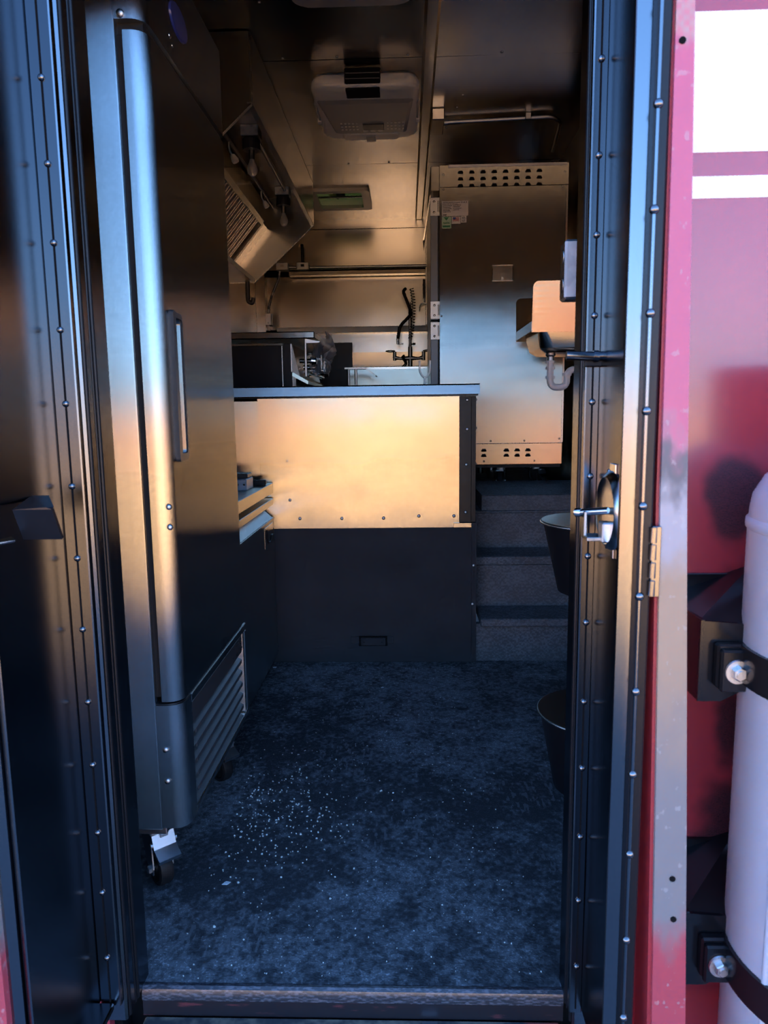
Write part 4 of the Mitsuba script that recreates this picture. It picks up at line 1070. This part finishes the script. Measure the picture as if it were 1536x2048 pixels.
part(tk, 'valve_collar', lathe([(.075, 1.05), (.082, 1.05), (.085, 1.19), (.078, 1.19), (.075, 1.05)], 32, (TX, TY, 0)), 'tank_white', 30)
for zc, lab in ((.742, 'upper black bolted strap bracket holding the propane tank to the wall'), (.262, 'lower black bolted strap bracket holding the propane tank to the wall')):
    sb_ = thing('tank_strap', lab, 'bracket', None)
    band = lathe([(TR + .0005, -.028), (TR + .006, -.028), (TR + .007, -.024), (TR + .007, .024), (TR + .006, .028), (TR + .0005, .028), (TR + .0005, -.028)], 72, (TX, TY, zc))
    part(sb_, 'band', band, 'black_paint', 30)
    xa = .438
    # wall bracket: folded channel with a sloping top and rounded lower corner
    body = prism(Polygon([(xa, zc - .066), (xa + .035, zc - .066), (xa + .062, zc - .052), (xa + .070, zc - .030), (xa + .070, zc + .045), (xa + .062, zc + .055), (xa, zc + .060)]), 'y', 1.050, 1.056)
    gus = hull([(xa, 1.056, zc + .060), (xa, 1.194, zc + .065), (xa + .14, 1.194, zc + .115), (xa + .125, 1.194, zc + .06), (xa + .070, 1.056, zc + .052), (xa, 1.056, zc + .052), (xa, 1.194, zc + .058)])
    side = bx(xa, xa + .006, 1.05, 1.194, zc - .066, zc + .062, .001)
    part(sb_, 'wall_bracket', cat(body, side), 'black_paint')
    part(sb_, 'gusset', gus, 'black_paint')
    part(sb_, 'base_plate', bx(xa, xa + .16, 1.188, 1.194, zc - .06, zc + .10, .001), 'black_paint')
    part(sb_, 'tab', cat(bx(xa + .020, xa + .074, 1.034, 1.050, zc - .040, zc + .028, .003), bx(xa + .022, xa + .074, 1.024, 1.035, zc - .042, zc + .022, .003)), 'black_paint')
    part(sb_, 'tab_flare', hull([(xa + .072, 1.024, zc - .036), (xa + .072, 1.024, zc + .024), (xa + .072, 1.050, zc - .036), (xa + .072, 1.050, zc + .026), (TX - TR * .90, TY - TR * .46, zc - .028), (TX - TR * .90, TY - TR * .46, zc + .028), (TX - TR * .97, TY - TR * .30, zc - .028), (TX - TR * .97, TY - TR * .30, zc + .028)]), 'black_paint')
    bo = part(sb_, 'washer', lathe([(0, 0), (.0185, 0), (.0188, .001), (.0175, .003), (0, .003)], 28, (xa + .045, 1.0235, zc - .010), (0, -1, 0)), 'zinc', 30)
    part(bo, 'bolt_head', hexhead((xa + .045, 1.0205, zc - .010), (0, -1, 0), .0115, .009), 'zinc')
    part(bo, 'bolt_tip', cyl((xa + .045, 1.0115, zc - .010), (xa + .045, 1.0085, zc - .010), .006, 12), 'zinc', 40)
    part(sb_, 'black_bolt', hexhead((xa + .098, .952, zc - .004), (-.75, -.66, 0), .011, .007), 'black_satin')
    part(sb_, 'rivet', dome((xa + .055, 1.13, zc + .078), (-.25, -.1, .95), .005), 'zinc', True)

# ------------------------------------------------------------------ litter on the floor
cr = numbered('floor_crumbs')
labels[cr] = {'label': 'pale crumbs scattered on the black floor near the refrigerator', 'category': 'crumbs', 'kind': 'stuff'}
bits = []
for i in range(900):
    if i < 330:
        x, y = RNG.normal(-.36, .11), RNG.normal(1.86, .16)
    else:
        x, y = RNG.uniform(-.5, .28), RNG.uniform(1.27, 3.05)
    if x < -.50 or x > .29 or y < 1.27 or y > 3.06:
        continue
    r = RNG.uniform(.0009, .0026) * (1.0 if i < 330 else .62)
    b_ = trimesh.creation.box((r * RNG.uniform(1, 2), r * RNG.uniform(1, 2), r))
    b_.apply_transform(trimesh.transformations.rotation_matrix(RNG.uniform(0, 3), (0, 0, 1)))
    b_.apply_translation((x, y, r / 2 + .0003))
    bits.append(b_)
solo(cr, cat(*bits), 'fork_white')
for x, y, s, lab in ((-.442, 1.561, .010, 'small white paper scrap on the floor beside the front caster'), (-.602 + .01, 3.018, .008, 'tiny white paper scrap on the floor at the half wall corner'), (-.108, 2.786, .006, 'tiny pale chip in the middle of the far floor')):
    k = thing('paper_scrap', lab, 'paper scrap')
    solo(k, prism(Polygon([(x - s, y - s * .5), (x + s * .3, y - s * .6), (x + s, y + s * .4), (x - s * .2, y + s * .7)]), 'z', .0004, .0018), 'paper_bit')
